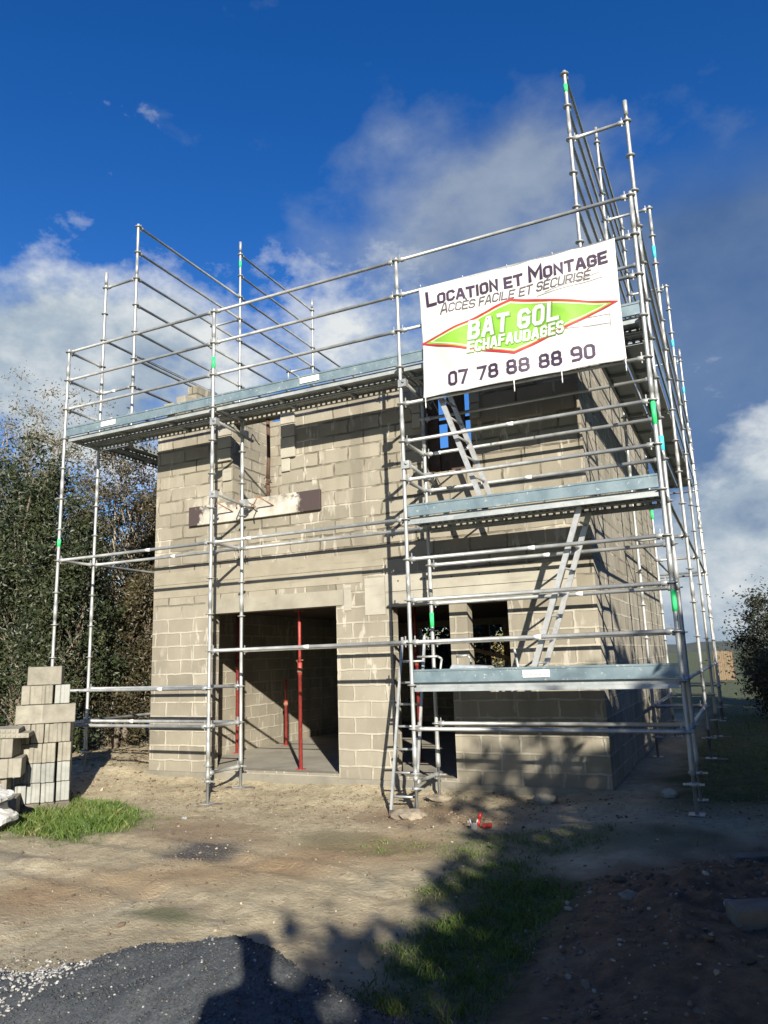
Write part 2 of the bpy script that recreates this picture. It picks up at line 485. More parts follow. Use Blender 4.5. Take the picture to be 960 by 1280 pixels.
gr_ = ramp(nt, n2, [(0.35, (0.035, 0.042, 0.015)), (0.55, (0.05, 0.07, 0.02)), (0.7, (0.11, 0.095, 0.05))])
c = mix(nt, zs.outputs[0], c, gr_)
bu_ = ramp(nt, n3, [(0.4, (0.025, 0.024, 0.023)), (0.62, (0.10, 0.088, 0.078)), (0.72, (0.24, 0.2, 0.17))])
c = mix(nt, zs.outputs[2], c, bu_)
nt.links.new(c, b.inputs['Base Color'])
b.inputs['Roughness'].default_value = 0.97
h = fmath(nt, 'MULTIPLY_ADD', n3, 0.35, n2)
n5 = noise_tex(nt, co, 24, 8, .68)
h = fmath(nt, 'MULTIPLY_ADD', n5, 1.0, fmath(nt, 'MULTIPLY', n3, .4))
bump(nt, b, h, 0.9, 0.03)
gm.materials.append(mt)
go = D.objects.new('ground', gm); COL.objects.link(go)
tag(go, kind='structure', label='bare earth yard with brown spoil, worn dirt and grass edges')

def gz(x, y): return ground_z(x, y)

# distant hills
hm = MB()
n = 160
pts = []
for i in range(n + 1):
    a = math.radians(20 + 160 * i / n)
    dist = 520
    hgt = 6 + 5 * noise.noise(V((i * 0.07, 1.0, 0))) + 2.0 * noise.noise(V((i * 0.9, 4.0, 0))) + R.uniform(-.5, .8)
    pts.append((a, dist, max(3, hgt)))
for (a0, d0, h0), (a1, d1, h1) in zip(pts, pts[1:]):
    p = lambda a, d, z: (9 + math.cos(a) * d, math.sin(a) * d, z)
    hm.add([p(a0, d0 - 60, -0.5), p(a1, d1 - 60, -0.5), p(a1, d1, h1), p(a0, d0, h0), p(a1, d1 + 180, -1), p(a0, d0 + 180, -1)], [(0, 1, 2, 3), (3, 2, 4, 5)])
M['hill'] = simple('wooded_hill', (0.03, 0.042, 0.035), (0.055, 0.065, 0.05), 0.05, 1.0)
tag(hm.build('hills', M['hill']), kind='structure', label='low dark wooded ridge along the horizon')

# ------------------------------------------------------------------ unfinished house
HX0, HX1, HY0, HY1 = 1.06, 8.05, 1.0, 9.4
T = 0.2
house = empty('unfinished_house', (0, 0, 0))
tag(house, 'two storey shell of bare concrete blocks without a roof, wrapped in scaffolding', 'house')

def wall(name, ax, c0, c1, lo, hi, zlo, top, holes, mat, parent=house):
    """ax 'x': wall runs along x between y=c0..c1; ax 'y': along y between x=c0..c1. top: list of (start, height)"""
    us = sorted(set([lo, hi] + [q for h_ in holes for q in (h_[0], h_[1])] + [t[0] for t in top if lo < t[0] < hi]))
    zs_ = sorted(set([zlo] + [q for h_ in holes for q in (h_[2], h_[3])] + [t[1] for t in top]))
    def topat(u):
        z = top[0][1]
        for s_, zz in top:
            if u >= s_: z = zz
        return z
    def solid(i, j):
        if i < 0 or j < 0 or i >= len(us) - 1 or j >= len(zs_) - 1: return False
        u = (us[i] + us[i + 1]) / 2; z = (zs_[j] + zs_[j + 1]) / 2
        if z > topat(u): return False
        return not any(h_[0] < u < h_[1] and h_[2] < z < h_[3] for h_ in holes)
    w = MB()
    P = (lambda u, c, z: (u, c, z)) if ax == 'x' else (lambda u, c, z: (c, u, z))
    for i in range(len(us) - 1):
        for j in range(len(zs_) - 1):
            if not solid(i, j): continue
            u0, u1, z0, z1 = us[i], us[i + 1], zs_[j], zs_[j + 1]
            q = [(P(u0, c0, z0), P(u1, c0, z0), P(u1, c0, z1), P(u0, c0, z1)),
                 (P(u1, c1, z0), P(u0, c1, z0), P(u0, c1, z1), P(u1, c1, z1))]
            if not solid(i - 1, j): q.append((P(u0, c1, z0), P(u0, c0, z0), P(u0, c0, z1), P(u0, c1, z1)))
            if not solid(i + 1, j): q.append((P(u1, c0, z0), P(u1, c1, z0), P(u1, c1, z1), P(u1, c0, z1)))
            if not solid(i, j - 1): q.append((P(u0, c1, z0), P(u1, c1, z0), P(u1, c0, z0), P(u0, c0, z0)))
            if not solid(i, j + 1): q.append((P(u0, c0, z1), P(u1, c0, z1), P(u1, c1, z1), P(u0, c1, z1)))
            for f in q: w.add(f, [(0, 1, 2, 3)])
    ob = w.build(name, mat, parent)
    bm = bmesh.new(); bm.from_mesh(ob.data)
    bmesh.ops.remove_doubles(bm, verts=bm.verts, dist=1e-4)
    bmesh.ops.recalc_face_normals(bm, faces=bm.faces)
    bm.to_mesh(ob.data); bm.free()
    return ob

GAR = (2.225, 4.435, 0.30, 2.58); DOOR = (5.30, 6.14, 0.30, 2.51); WIN = (6.385, 6.935, 1.66, 2.50)
UW1 = (2.61, 3.53, 4.31, 5.60); UW2 = (5.87, 6.58, 4.31, 5.60)
wall('front_wall', 'x', HY0, HY0 + T, HX0, HX1, 0.0, [(HX0, 5.90)], [GAR, DOOR, WIN, UW1, UW2], M['block'])
steps = [(1.2, 6.05), (1.5, 6.30), (1.72, 6.74), (8.2, 6.30), (8.9, 5.90)]
wall('gable_wall', 'y', HX0, HX0 + T, HY0 + T, HY1 - T, 0.0, steps, [], M['block'])
wall('gable_wall', 'y', HX1 - T, HX1, HY0 + T, HY1 - T, 0.0, steps, [], M['block'])
wall('rear_wall', 'x', HY1 - T, HY1, HX0, HX1, 0.0, [(HX0, 5.90)], [(2.25, 4.42, 1.36, 2.56)], M['block'])
wall('partition_wall', 'x', 4.05, 4.25, HX0 + T + .002, 2.42, 2.93, [(1.2, 6.70)], [], M['block_in'])
q = MB(); q.box(HX0 + T + .002, HX1 - T - .002, HY0 + T + .002, HY1 - T - .002, -0.1, 0.28)
q.box(GAR[0], GAR[1], HY0 - .03, HY0 + T, -0.1, .278); q.box(DOOR[0], DOOR[1], HY0 - .03, HY0 + T, -0.1, .278)
q.build('floor_slab', M['floor'], house)
q = MB(); q.box(HX0 + T + .002, HX1 - T - .002, HY0 + T + .002, HY1 - T - .002, 2.72, 2.92); q.build('upper_floor_slab', M['darkwood'], house)  # dark board colour on the slab deepens the shade indoors
# plinth, two centimetres proud of the wall
q = MB()
for a, b_ in ((HX0 - .03, GAR[0]), (GAR[1], DOOR[0]), (DOOR[1], HX1 + .03)):
    q.box(a, b_, HY0 - .035, HY0 - .001, -0.2, .245)
q.box(GAR[0] + .001, GAR[1] - .001, HY0 - .045, HY0 - .032, -0.2, .262)
q.box(DOOR[0] + .001, DOOR[1] - .001, HY0 - .045, HY0 - .032, -0.2, .262)
q.box(HX1 + .001, HX1 + .03, HY0, HY1, -.2, .245)
q.build('plinth', M['concdark'], house)
# cast lintels, bands and pillars
q = MB(); q.box(2.12, 4.56, HY0 - .012, HY0 - .001, 2.583, 2.80); q.build('lintel', M['conc'], house)
M['band'] = concrete('smeared_band', (0.18, 0.16, 0.118), (0.265, 0.24, 0.185))
for z0_, z1_, x1_ in ((2.885, 3.085, 4.86), (3.095, 3.29, 5.20)):
    q = MB(); q.box(HX0 + .005, x1_, HY0 - .007, HY0 - .001, z0_, z1_); q.build('floor_band', M['band'], house)
q = MB(); q.box(4.57, 4.68, HY0 - .010, HY0 - .001, 2.50, 2.86); q.build('lintel_end', M['concpale'], house)
q = MB(); q.box(5.22, HX1 - .22, HY0 - .010, HY0 - .001, 2.513, 2.715)
q.box(5.22, HX1 - .22, HY0 - .014, HY0 - .001, 2.722, 2.955); q.build('lintel', M['concpale'], house)
q = MB(); q.box(4.90, 5.212, HY0 - .009, HY0 - .001, 2.42, 2.93); q.build('pillar_cap', M['concpale'], house)
# row of bolt holes in the cast band
q = MB()
for k in range(7):
    x = 5.42 + k * 0.39
    q.lathe((x, HY0 - .016, 2.86), (x, HY0 - .012, 2.86), [(0, .013), (.004, .013)], 8)
    q.build('bolt_hole', M['darkwood'], house); q = MB()
# jamb blocks standing proud of the wall beside the upper windows
for (x0, x1) in ((2.34, 2.60), (3.54, 3.79), (5.735, 5.862), (6.588, 6.73)):
    q = MB()
    for z0, z1, dx in ((4.985 if x0 < 3 or x0 > 5 else 4.87, 5.19, 0), (5.20, 5.40, .004), (5.41, 5.60, -.003)):
        q.box(x0 + dx, x1 + dx, HY0 - .05, HY0 - .001, z0, z1)
    if x0 < 5: q.box(x0 + .09 if x0 < 3 else x0, x1 if x0 < 3 else x1 - .10, HY0 - .03, HY0 - .001, 4.66, 4.86)
    q.build('jamb_block', M['concpale'], house, bevel=.006)
# long cast sill beam under the left window, stained formwork at both ends
def sill_mat():
    mt, nt, b = new_mat('sill_beam')
    co = coords(nt)
    sep = N(nt, 'ShaderNodeSeparateXYZ'); nt.links.new(co, sep.inputs[0])
    n1 = noise_tex(nt, co, 9, 6, 0.65); n2 = noise_tex(nt, co, 3.2, 5, .6)
    d = fmath(nt, 'ABSOLUTE', fmath(nt, 'SUBTRACT', sep.outputs[0], 2.93))
    e = fmath(nt, 'MULTIPLY_ADD', n1, 0.5, d)
    dark = ramp(nt, fmath(nt, 'MULTIPLY', e, 0.5), [(0.555, (0, 0, 0)), (0.60, (1, 1, 1))])
    col = ramp(nt, n2, [(0.35, (0.27, 0.25, 0.205)), (0.6, (0.44, 0.42, 0.37))])
    sp = ramp(nt, n1, [(0.50, (0, 0, 0)), (0.56, (1, 1, 1))])
    zf = ramp(nt, fmath(nt, 'MULTIPLY_ADD', n2, .4, fmath(nt, 'SUBTRACT', sep.outputs[2], 4.08)), [(0.30, (0.12, 0.12, 0.12)), (0.40, (1, 1, 1))])
    sp = mix(nt, 1.0, sp, zf, 'MULTIPLY')
    col = mix(nt, sp, col, (0.10, 0.085, 0.075))
    col = mix(nt, dark, col, (0.045, 0.03, 0.03))
    nt.links.new(col, b.inputs['Base Color']); b.inputs['Roughness'].default_value = 0.85
    bump(nt, b, n1, 0.5, 0.01)
    return mt
M['sill'] = sill_mat()
q = MB(); q.box(1.79, 4.225, HY0 - .055, HY0 - .001, 3.995, 4.305); q.build('sill', M['sill'], house, bevel=.006)
# rebar hooks and a rusty bar in the left window
q = MB()
for x, z in ((2.98, 4.18), (3.30, 4.16), (2.55, 4.15)):
    q.path([(x + .12, HY0 - .04, z - .02), (x, HY0 - .30, z + .10), (x - .05, HY0 - .33, z - .02), (x - .03, HY0 - .34, z - .08)], .010)
    q.build('rebar_hook', M['rust'], house); q = MB()
q.path([(3.215, HY0 + .1, 4.30), (3.21, HY0 + .1, 4.62), (3.225, HY0 + .1, 5.02), (3.21, HY0 + .1, 5.60)], .028, 8)
for k in range(9):
    a = k * 1.1
    q.path([(3.21 + .05 * math.cos(a), HY0 + .1 + .05 * math.sin(a), 4.40 + k * .035), (3.21 + .06 * math.cos(a + 1.3), HY0 + .1 + .06 * math.sin(a + 1.3), 4.46 + k * .02)], .008, 5)
q.build('rusty_window_bar', M['darkrust'], house)
# timber formwork propped inside the right upper window
q = MB()
q.box(5.86, 6.035, HY0 + .21, HY0 + .25, 4.30, 5.62); q.box(6.17, 6.43, HY0 + .21, HY0 + .25, 4.30, 5.62)
q.box(5.90, 6.60, HY0 + .26, HY0 + .30, 5.08, 5.13); q.box(5.90, 6.60, HY0 + .26, HY0 + .30, 4.30, 4.72)
q.box(6.582, 6.70, HY0 + .21, HY0 + .25, 4.30, 5.62)
q.build('formwork', M['darkwood'], house)
# posts in the rear opening
q = MB()
q.box(3.94, 4.06, HY1 - .16, HY1 - .06, 1.36, 2.56); q.box(3.03, 3.60, HY1 - .16, HY1 - .06, 1.36, 2.56); q.box(3.605, 4.42, HY1 - .15, HY1 - .07, 1.36, 1.55)
q.build('opening_frame', M['darkwood'], house)
# loose coping blocks at the top of the left gable
for (y, z, a, tl) in ((1.27, 6.06, .05, .0), (1.60, 6.31, -.04, .12)):
    q = MB(); q.box(-.10, .10, -.16, .16, 0, .18)
    o = q.build('coping_block', M['conc'], house, bevel=.008); o.location = (HX0 + .10, y, z - .005); o.rotation_euler = (tl, 0, a)

# dark stain strip: damp run-off below the upper band is in the wall material

# ------------------------------------------------------------------ scaffold
sc = empty('scaffold', (0, 0, 0))
tag(sc, 'galvanised tube scaffold of posts, rails and steel decks wrapped around the block house', 'scaffold')
W = 0.72; RAD = 0.0245

def standard(x, y, ztop, zbot=None, z5=0.0, tapes=()):
    q = MB()
    onground = zbot is None
    zb = gz(x, y) + 0.015 if onground else zbot
    prof = []
    if onground:
        prof += [(0.0, .019), (.30 + (0.06 if x > 4 else 0), .019), (.301 + (0.06 if x > 4 else 0), RAD + .006), (.36 + (0.06 if x > 4 else 0), RAD + .006)]
    else:
        prof += [(0.0, RAD)]
    k = math.ceil((zb + .42) * 2) / 2 if onground else math.ceil((zb + .01) * 2) / 2
    z = k
    while z <= ztop:
        t = z - zb
        prof += [(t - .030, RAD), (t - .006, RAD + .004), (t - .005, .058), (t + .005, .058), (t + .006, RAD + .004), (t + .03, RAD)]
        if abs((z * 2) % 4 - 1) < .01:
            prof += [(t + .10, RAD), (t + .102, RAD + .0045), (t + .30, RAD + .0045), (t + .302, RAD)]
        z += 0.5
    prof += [(ztop - zb + .05, RAD)]
    q.lathe((x, y, zb), (x, y, ztop + 1), prof, 10)
    p = q.build('standard', M['galv'], sc)
    if onground:
        b_ = MB(); b_.box(x - .075, x + .075, y - .075, y + .075, zb - .008, zb); b_.build('base_plate', M['galv'], p)
        b_ = MB(); b_.lathe((x, y, zb + .26), (x, y, zb + .29), [(0, .045), (.03, .045)], 6); b_.box(x - .10, x + .10, y - .012, y + .012, zb + .266, zb + .284)
        b_.build('jack_nut', M['galv'], p)
    for zt, hgt, mk in tapes:
        q = MB(); q.lathe((x, y, zt), (x, y, zt + hgt), [(0, RAD + .003), (hgt, RAD + .003)], 10); q.build('tape_band', M[mk], p)
    return p

G_ = 'green_tape'
standard(0, 0, 7.0, tapes=[(3.72, .12, G_)]); standard(3, 0, 7.0, tapes=[(6.10, .18, G_)]); standard(6, 0, 7.0); standard(9, 0, 7.0, tapes=[(2.20, .22, G_), (4.22, .28, G_)])
standard(0, W, 8.5); standard(3, W, 5.5); standard(6, W, 5.5, tapes=[(2.20, .18, G_)]); standard(9, W, 8.5, tapes=[(4.10, .18, 'cyan_tape')])
standard(W, W, 9.5, 5.49); standard(9 - W, W, 9.5, 5.49, tapes=[(9.22, .12, G_)])
for y, t in ((3.72, 9.0), (6.72, 9.0), (9.72, 8.5)):
    standard(9, y, t, tapes=[(8.10, .22, 'cyan_tape')] if y < 4 else [(7.7, .15, 'cyan_tape')]); standard(0, y, t)
for y in (3.72, 6.72):
    standard(9 - W, y, 10.5, tapes=[(4.3, .2, G_)] if y > 4 else ()); standard(W, y, 10.5, tapes=[(10.2, .15, G_)] if y < 4 else ())
standard(9 - W, 9.72, 9.5, 5.49); standard(W, 9.72, 9.5, 5.49)
for x in (3, 6): standard(x, 9.72, 5.5)
for x in (0, 3, 6, 9): standard(x, 9.72 + W, 7.0)

NL = {}
def tube(name, a, b, label=None):
    a = V(a); b = V(b); d = (b - a).normalized(); L = (b - a).length
    r = .0235
    q = MB()
    e = .028
    q.lathe(a, b, [(e, .014), (e + .004, .030), (e + .045, .033), (e + .075, .033), (e + .082, r), (L - e - .082, r), (L - e - .075, .033), (L - e - .045, .033), (L - e - .004, .030), (L - e, .014)], 8)
    # wedge pins
    for t in (.062, L - .062):
        c = a + d * t
        q.box(c.x - .006, c.x + .006, c.y - .006, c.y + .006, c.z - .055, c.z + .075)
    o = q.build(name, M['galv'], sc)
    NL[name] = NL.get(name, 0) + 1
    if label:
        q = MB(); c = a + d * (L * label)
        q.lathe(c, c + d * .085, [(0, r + .0015), (.085, r + .0015)], 8); q.build('sticker_band', M['sticker'], o)
    return o
X = lambda n_, x0, x1, y, z, lb=None: tube(n_, (x0, y, z), (x1, y, z), lb)
Y = lambda n_, x, y0, y1, z, lb=None: tube(n_, (x, y0, z), (x, y1, z), lb)
GR, LG, TR = 'guard_rail', 'ledger', 'transom'
for x0 in (0, 3, 6):
    for z in (7, 6.5, 6): X(GR, x0, x0 + 3, 0, z)
for z, lb in ((3.5, .6), (1.5, .7), (1.0, None)): X(LG, 0, 3, 0, z, lb)
for z, lb in ((3.5, .55), (1.5, None), (1.0, .3)): X(LG, 0, 3, W, z, lb)
for z, lb in ((3.5, .2), (2.0, .5)): X(LG, 3, 6, 0, z, lb); X(LG, 3, 6, W, z)
for z, lb in ((5.0, None), (4.5, .45), (4.0, None), (3.0, .5), (2.5, None), (2.0, .5)): X(GR, 6, 9, 0, z, lb)
for z, lb in ((5.0, None), (4.5, .05), (4.0, .45), (3.0, .5), (2.5, .62), (2.0, None)): X(GR, 6, 9, W, z, lb)
X(LG, 6, 9, 0, 1.0); X(LG, 6, 9, W, 1.0)
# transoms along y in the front row
for x in (0, 3, 6, 9): Y(TR, x, 0, W, 5.5)
for x in (0, 3): Y(TR, x, 0, W, 3.5); Y(TR, x, 0, W, 1.0)
for x in (3, 6): Y(TR, x, 0, W, .40)
for x in (6, 9):
    for z in (3.5, 1.5): Y(TR, x, 0, W, z)
for z in (4.5, 4.0): Y(GR, 6, 0, W, z)
for z in (7, 6.5, 6): Y(GR, 0, 0, W, z); Y(GR, 9, 0, W, z)
for z in (5, 4.5, 4, 3, 2.5): Y(GR, 9, 0, W, z)
Y(TR, 9, 0, W, 1.0)
# side runs
bays = ((W, 3.72), (3.72, 6.72), (6.72, 9.72))
SG = 'gable_guard_rail'
for i, (y0, y1) in enumerate(bays):
    tops = [9.5, 9, 8.5, 8, 7.5, 7, 6.5, 6] if i != 1 else [10.5, 10, 9.5, 9, 8.5, 8, 7.5, 7, 6.5, 6]
    for xi in (W, 9 - W):
        for z in tops: Y(SG, xi, y0, y1, z)
    for z in (7, 6.5, 6): Y(GR, 9, y0, y1, z)
    Y(GR, 0, y0, y1, 7.5)
    for z in (3.5, 1.5): Y(LG, 9, y0, y1, z)
    Y(LG, 0, y0, y1, 3.5); Y(LG, 0, y0, y1, 1.0)
    if i: Y(LG, 9 - W, y0, y1, 3.5)
Y(LG, 9, W, 3.72, 1.0); Y(LG, 9 - W, 3.72, 6.72, 1.0)
for xa, xb in ((0, W), (9 - W, 9)):
    X(TR, xa, xb, W, 8.5); X(TR, xa, xb, W, 6.5, .35); X(TR, xa, xb, W, 6.0, .3)
    for y, zt in ((3.72, 9), (6.72, 9), (9.72, 8.5)):
        X(TR, xa, xb, y, zt); X(TR, xa, xb, y, 5.5)
        if y < 9: X(TR, xa, xb, y, 3.5); X(TR, xa, xb, y, 1.0)
for y in (9.72, 9.72 + W):
    for x0 in (0, 3, 6):
        X(LG, x0, x0 + 3, y, 3.5); X(LG, x0, x0 + 3, y, 5.5)
for x0 in (0, 3, 6): X(GR, x0, x0 + 3, 9.72 + W, 6.5)
X(LG, 6, 9, 9.72 + W, 1.0)
# wall ties
for x in (3, 6):
    for z in (5.24, 4.16):
        q = MB(); q.tube((x + .06, -.06, z + .05), (x + .03, HY0 - .05, z - .02), .022, 8)
        for yy in (0, W): q.box(x - .02, x + .09, yy - .04, yy + .04, z - .02, z + .08)
        q.path([(x + .03, HY0 - .10, z - .02), (x + .10, HY0 - .16, z + .06), (x + .14, HY0 - .10, z - .05), (x + .12, HY0, z - .08)], .008, 6)
        q.build('wall_tie', M['galv'], sc)

# decks: two steel planks per bay with perforated flanges, and toe boards
def plank(ax, a, b, c0, c1, z, solid=()):
    """plank running a..b along ax, occupying c0..c1 across, walking surface at z"""
    q = MB()
    def bx(u0, u1, v0, v1, z0, z1):
        if ax == 'x': q.box(u0, u1, v0, v1, z0, z1)
        else: q.box(v0, v1, u0, u1, z0, z1)
    a += .035; b -= .035
    bx(a, b, c0, c1, z - .004, z)
    for v in (c0, c1 - .004):
        if v in solid:
            bx(a, b, v, v + .004, z - .066, z - .0045); continue
        bx(a, b, v, v + .004, z - .018, z - .0045)
        n_ = int((b - a) / .085)
        st = (b - a) / n_
        for k in range(n_):
            bx(a + k * st, a + k * st + st * .42, v, v + .004, z - .050, z - .0185)
        bx(a, b, v, v + .004, z - .066, z - .0505)
    for v in (c0 + .0045, c1 - .0345): bx(a, b, v, v + .030, z - .066, z - .062)
    for u in (a, (a * 2 + b) / 3, (a + 2 * b) / 3, b - .04): bx(u, u + .04, c0 + .006, c1 - .006, z - .05, z - .006)
    return q.build('deck_plank', M['plank'], sc)

def toe(a, b, p0, p1, zb, lab=None):
    """toe board from a to b along x when p1 is y, else along y"""
    q = MB()
    L = b - a
    if p0 == 'x':
        y = p1
        q.box(a + .03, b - .03, y, y + .022, zb, zb + .15)
        q.box(a + .03, b - .03, y - .008, y - .0005, zb + .128, zb + .15); q.box(a + .03, b - .03, y - .008, y - .0005, zb, zb + .018)
    else:
        x = p1
        q.box(x, x + .022, a + .03, b - .03, zb, zb + .15)
    o = q.build('toe_board', M['toe'], sc)
    if lab is not None and p0 == 'x':
        q = MB(); q.box(a + L * lab, a + L * lab + .30, p1 - .013, p1 - .009, zb + .035, zb + .115)
        pl = q.build('label_plate', M['sticker'], o)
        q = MB()
        for k in range(5):
            q.box(a + L * lab + .03 + k * .05, a + L * lab + .065 + k * .05, p1 - .0165, p1 - .0135, zb + .06, zb + .072)
        q.build('label_print', M['b_line'], pl)
    return o

def front_bay(x0, z, lab, inner=True):
    plank('x', x0, x0 + 3, .045, .345, z, (.045,)); plank('x', x0, x0 + 3, .375, .675, z)
    toe(x0, x0 + 3, 'x', -.005, z + .008, lab)
for x0, lab in ((0, .27), (3, .50), (6, None)): front_bay(x0, 5.52, lab)
front_bay(6, 3.52, None); front_bay(6, 1.52, .45)
# slim U-section edge beams carrying the decks of the right bay
for z in (3.5, 1.5):
    q = MB(); q.box(6.04, 8.96, -.020, .012, z - .075, z - .030); q.box(6.04, 8.96, -.030, -.0205, z - .075, z - .062); q.build('edge_beam', M['plank'], sc)
    q = MB(); q.box(6.04, 8.96, .70, .73, z - .075, z - .02); q.build('edge_beam', M['plank'], sc)
for i, (y0, y1) in enumerate(bays):
    for xo in (0, 9 - W):
        plank('y', y0, y1, xo + .045, xo + .345, 5.52); plank('y', y0, y1, xo + .375, xo + .675, 5.52)
    toe(y0, y1, 'y', 8.985, 5.528)
    toe(y0, y1, 'y', -.01, 5.528)
# timber sole boards
for x, y, a in ((3, W, .3), (6, W, -.2), (3, 0, .1), (9, 3.72, .05), (9, 6.72, .05)):
    q = MB(); q.box(-.22, .22, -.09, .09, -.03, .0)
    o = q.build('sole_board', M['greywood'], sc, bevel=.004); o.location = (x, y, gz(x, y) + .006); o.rotation_euler = (0, 0, a)
print('scaffold parts', NL)

# ------------------------------------------------------------------ ladders
def ladder(name, label, p_bot, p_top, across, rung=.28, wide=.05, deep=.022, mat='alu', group=None):
    """p_bot/p_top: first stile, across: vector to the second stile"""
    pb, pt, ac = V(p_bot), V(p_top), V(across)
    root = empty(name, pb)
    tag(root, label, 'ladder', group)
    d = (pt - pb).normalized(); L = (pt - pb).length
    a = ac.normalized(); n_ = d.cross(a).normalized()
    for k in (0, 1):
        q = MB()
        org = ac * k - n_ * (wide / 2) - a * (deep / 2)
        q.prism([(0, 0), (wide, 0), (wide, deep), (0, deep)], org, n_, a, d, L)
        o = q.build('stile', M[mat], root)
        q = MB(); q.prism([(-.004, -.004), (wide + .004, -.004), (wide + .004, deep + .004), (-.004, deep + .004)], org - d * .02, n_, a, d, .06)
        q.build('end_cap', M['darkwood'], o)
    t = rung * .7
    while t < L - .05:
        q = MB(); q.tube(d * t, d * t + ac, .014, 8); q.build('rung', M[mat], root)
        t += rung
    return root

ladder('hatch_ladder', 'aluminium ladder leaning left under the banner, standing on the middle deck', (6.99, .13, 3.53), (6.36, .13, 5.42), (.03, .42, 0), wide=.062, deep=.026)
ladder('hatch_ladder', 'aluminium ladder leaning right, rising from the lowest deck to the middle deck', (7.395, .13, 1.53), (8.10, .13, 3.44), (.03, .42, 0), wide=.062, deep=.026)
ladder('access_ladder', 'narrow grey tube ladder leaning in front of the doorway, foot on the dirt', (5.66, .02, gz(5.66, .0) + .02), (5.62, .62, 2.08), (.30, .03, 0), rung=.27, wide=.032, deep=.03, mat='galv')

# ------------------------------------------------------------------ banner
BX0, BX1, BZ0, BZ1, BY = 6.335, 8.785, 4.995, 6.485, -.060
def bdisp(x, z):
    u = (x - BX0) / (BX1 - BX0); w = (z - BZ0) / (BZ1 - BZ0)
    d = .022 * math.sin(u * 23 + 1.5 * w) * (0.3 + .7 * (1 - w)) + .011 * math.sin(u * 9 + 4 * w + 1) + .016 * noise.noise(V((u * 5, w * 2, 3))) + .014 * math.sin((u * 1.6 + w) * 17) * sstep(.55, 1.0, abs(u - .5) * 2) + .010 * abs(noise.noise(V((u * 9 + w * 5, w * 7, 1))))
    edge = min(u, 1 - u, w, 1 - w)
    return BY - .012 + d * (0.4 + 0.6 * sstep(0, .15, edge))
def bpos(x, z, off=0.0):
    u = (x - BX0) / (BX1 - BX0); w = (z - BZ0) / (BZ1 - BZ0)
    sx = .020 * math.sin(w * math.pi) * (1 - 2 * u) * (1 if u < .5 else .3)
    sz = -.012 * math.sin(u * math.pi) * w - .016 * abs(math.sin(u * math.pi * 5)) * w ** 3 + .014 * abs(math.sin(u * math.pi * 4 + .3)) * (1 - w) ** 3
    return (x + sx, bdisp(x, z) - (off + .002 if off else 0), z + sz)
ban = empty('banner', (0, 0, 0))
ban.location = (7.56, BY, BZ0)
BO = V(ban.location)
tag(ban, 'white advertising banner with green diamond and phone number tied to the upper scaffold rails', 'banner')
def bbuild(q, name, mat, parent=None):
    q.v = [tuple(V(p) - BO) for p in q.v]
    return q.build(name, mat, parent or ban)
q = MB()
nu, nv = 150, 92
for j in range(nv + 1):
    for i in range(nu + 1):
        q.v.append(bpos(BX0 + (BX1 - BX0) * i / nu, BZ0 + (BZ1 - BZ0) * j / nv))
for j in range(nv):
    for i in range(nu):
        k = j * (nu + 1) + i
        q.f.append((k, k + 1, k + nu + 2, k + nu + 1)); q.mi.append(0); q.smooth.append(True)
sheet = bbuild(q, 'sheet', M['b_white'])
md = sheet.modifiers.new('thickness', 'SOLIDIFY'); md.thickness = .0012; md.offset = -1

def fill_poly(q, poly, off, step=.025):
    """convex polygon draped on the banner as thin strips"""
    x0 = min(p[0] for p in poly); x1 = max(p[0] for p in poly)
    n_ = max(2, int((x1 - x0) / step))
    def span(x):
        zz = []
        for (ax, az), (bx_, bz) in zip(poly, poly[1:] + poly[:1]):
            if abs(ax - bx_) > 1e-9 and min(ax, bx_) - 1e-9 <= x <= max(ax, bx_) + 1e-9:
                zz.append(az + (bz - az) * (x - ax) / (bx_ - ax))
        return min(zz), max(zz)
    cols = []
    for i in range(n_ + 1):
        x = x0 + (x1 - x0) * i / n_
        x = min(max(x, x0 + 1e-5), x1 - 1e-5)
        a, b_ = span(x)
        cols.append([(x, a + (b_ - a) * k / 24) for k in range(25)])
    o = len(q.v)
    for c_ in cols:
        for p in c_: q.v.append(bpos(*p, off))
    for i in range(n_):
        for k in range(24):
            f = o + i * 25 + k
            q.f.append((f, f + 25, f + 26, f + 1)); q.mi.append(0); q.smooth.append(True)

def stroke(q, pts, wd, off, closed=False):
    """mitred ribbon along pts (x,z)"""
    P = [V((p[0], p[1])) for p in pts]
    dd = []
    for a, b_ in zip(P, P[1:]): dd.append((b_ - a).normalized())
    L, Rr = [], []
    n_ = len(P)
    for i in range(n_):
        if closed and (i == 0 or i == n_ - 1): d0, d1 = dd[-1], dd[0]
        else: d0 = dd[max(i - 1, 0)]; d1 = dd[min(i, len(dd) - 1)]
        n0 = V((-d0.y, d0.x)); n1 = V((-d1.y, d1.x))
        mt_ = (n0 + n1)
        if mt_.length < 1e-4: mt_ = n0
        mt_.normalize()
        k = 1 / max(.45, mt_.dot(n0))
        ext = V((0, 0))
        if not closed and i == 0: ext = -d1 * wd * .5
        if not closed and i == n_ - 1: ext = d0 * wd * .5
        L.append(P[i] + mt_ * (wd / 2 * k) + ext); Rr.append(P[i] - mt_ * (wd / 2 * k) + ext)
    for i in range(n_ - 1):
        seg = max(1, int((P[i + 1] - P[i]).length / .025))
        for s_ in range(seg):
            t0, t1 = s_ / seg, (s_ + 1) / seg
            qd = [Rr[i].lerp(Rr[i + 1], t0), Rr[i].lerp(Rr[i + 1], t1), L[i].lerp(L[i + 1], t1), L[i].lerp(L[i + 1], t0)]
            q.add([bpos(p.x, p.y, off) for p in qd], [(0, 1, 2, 3)], True)

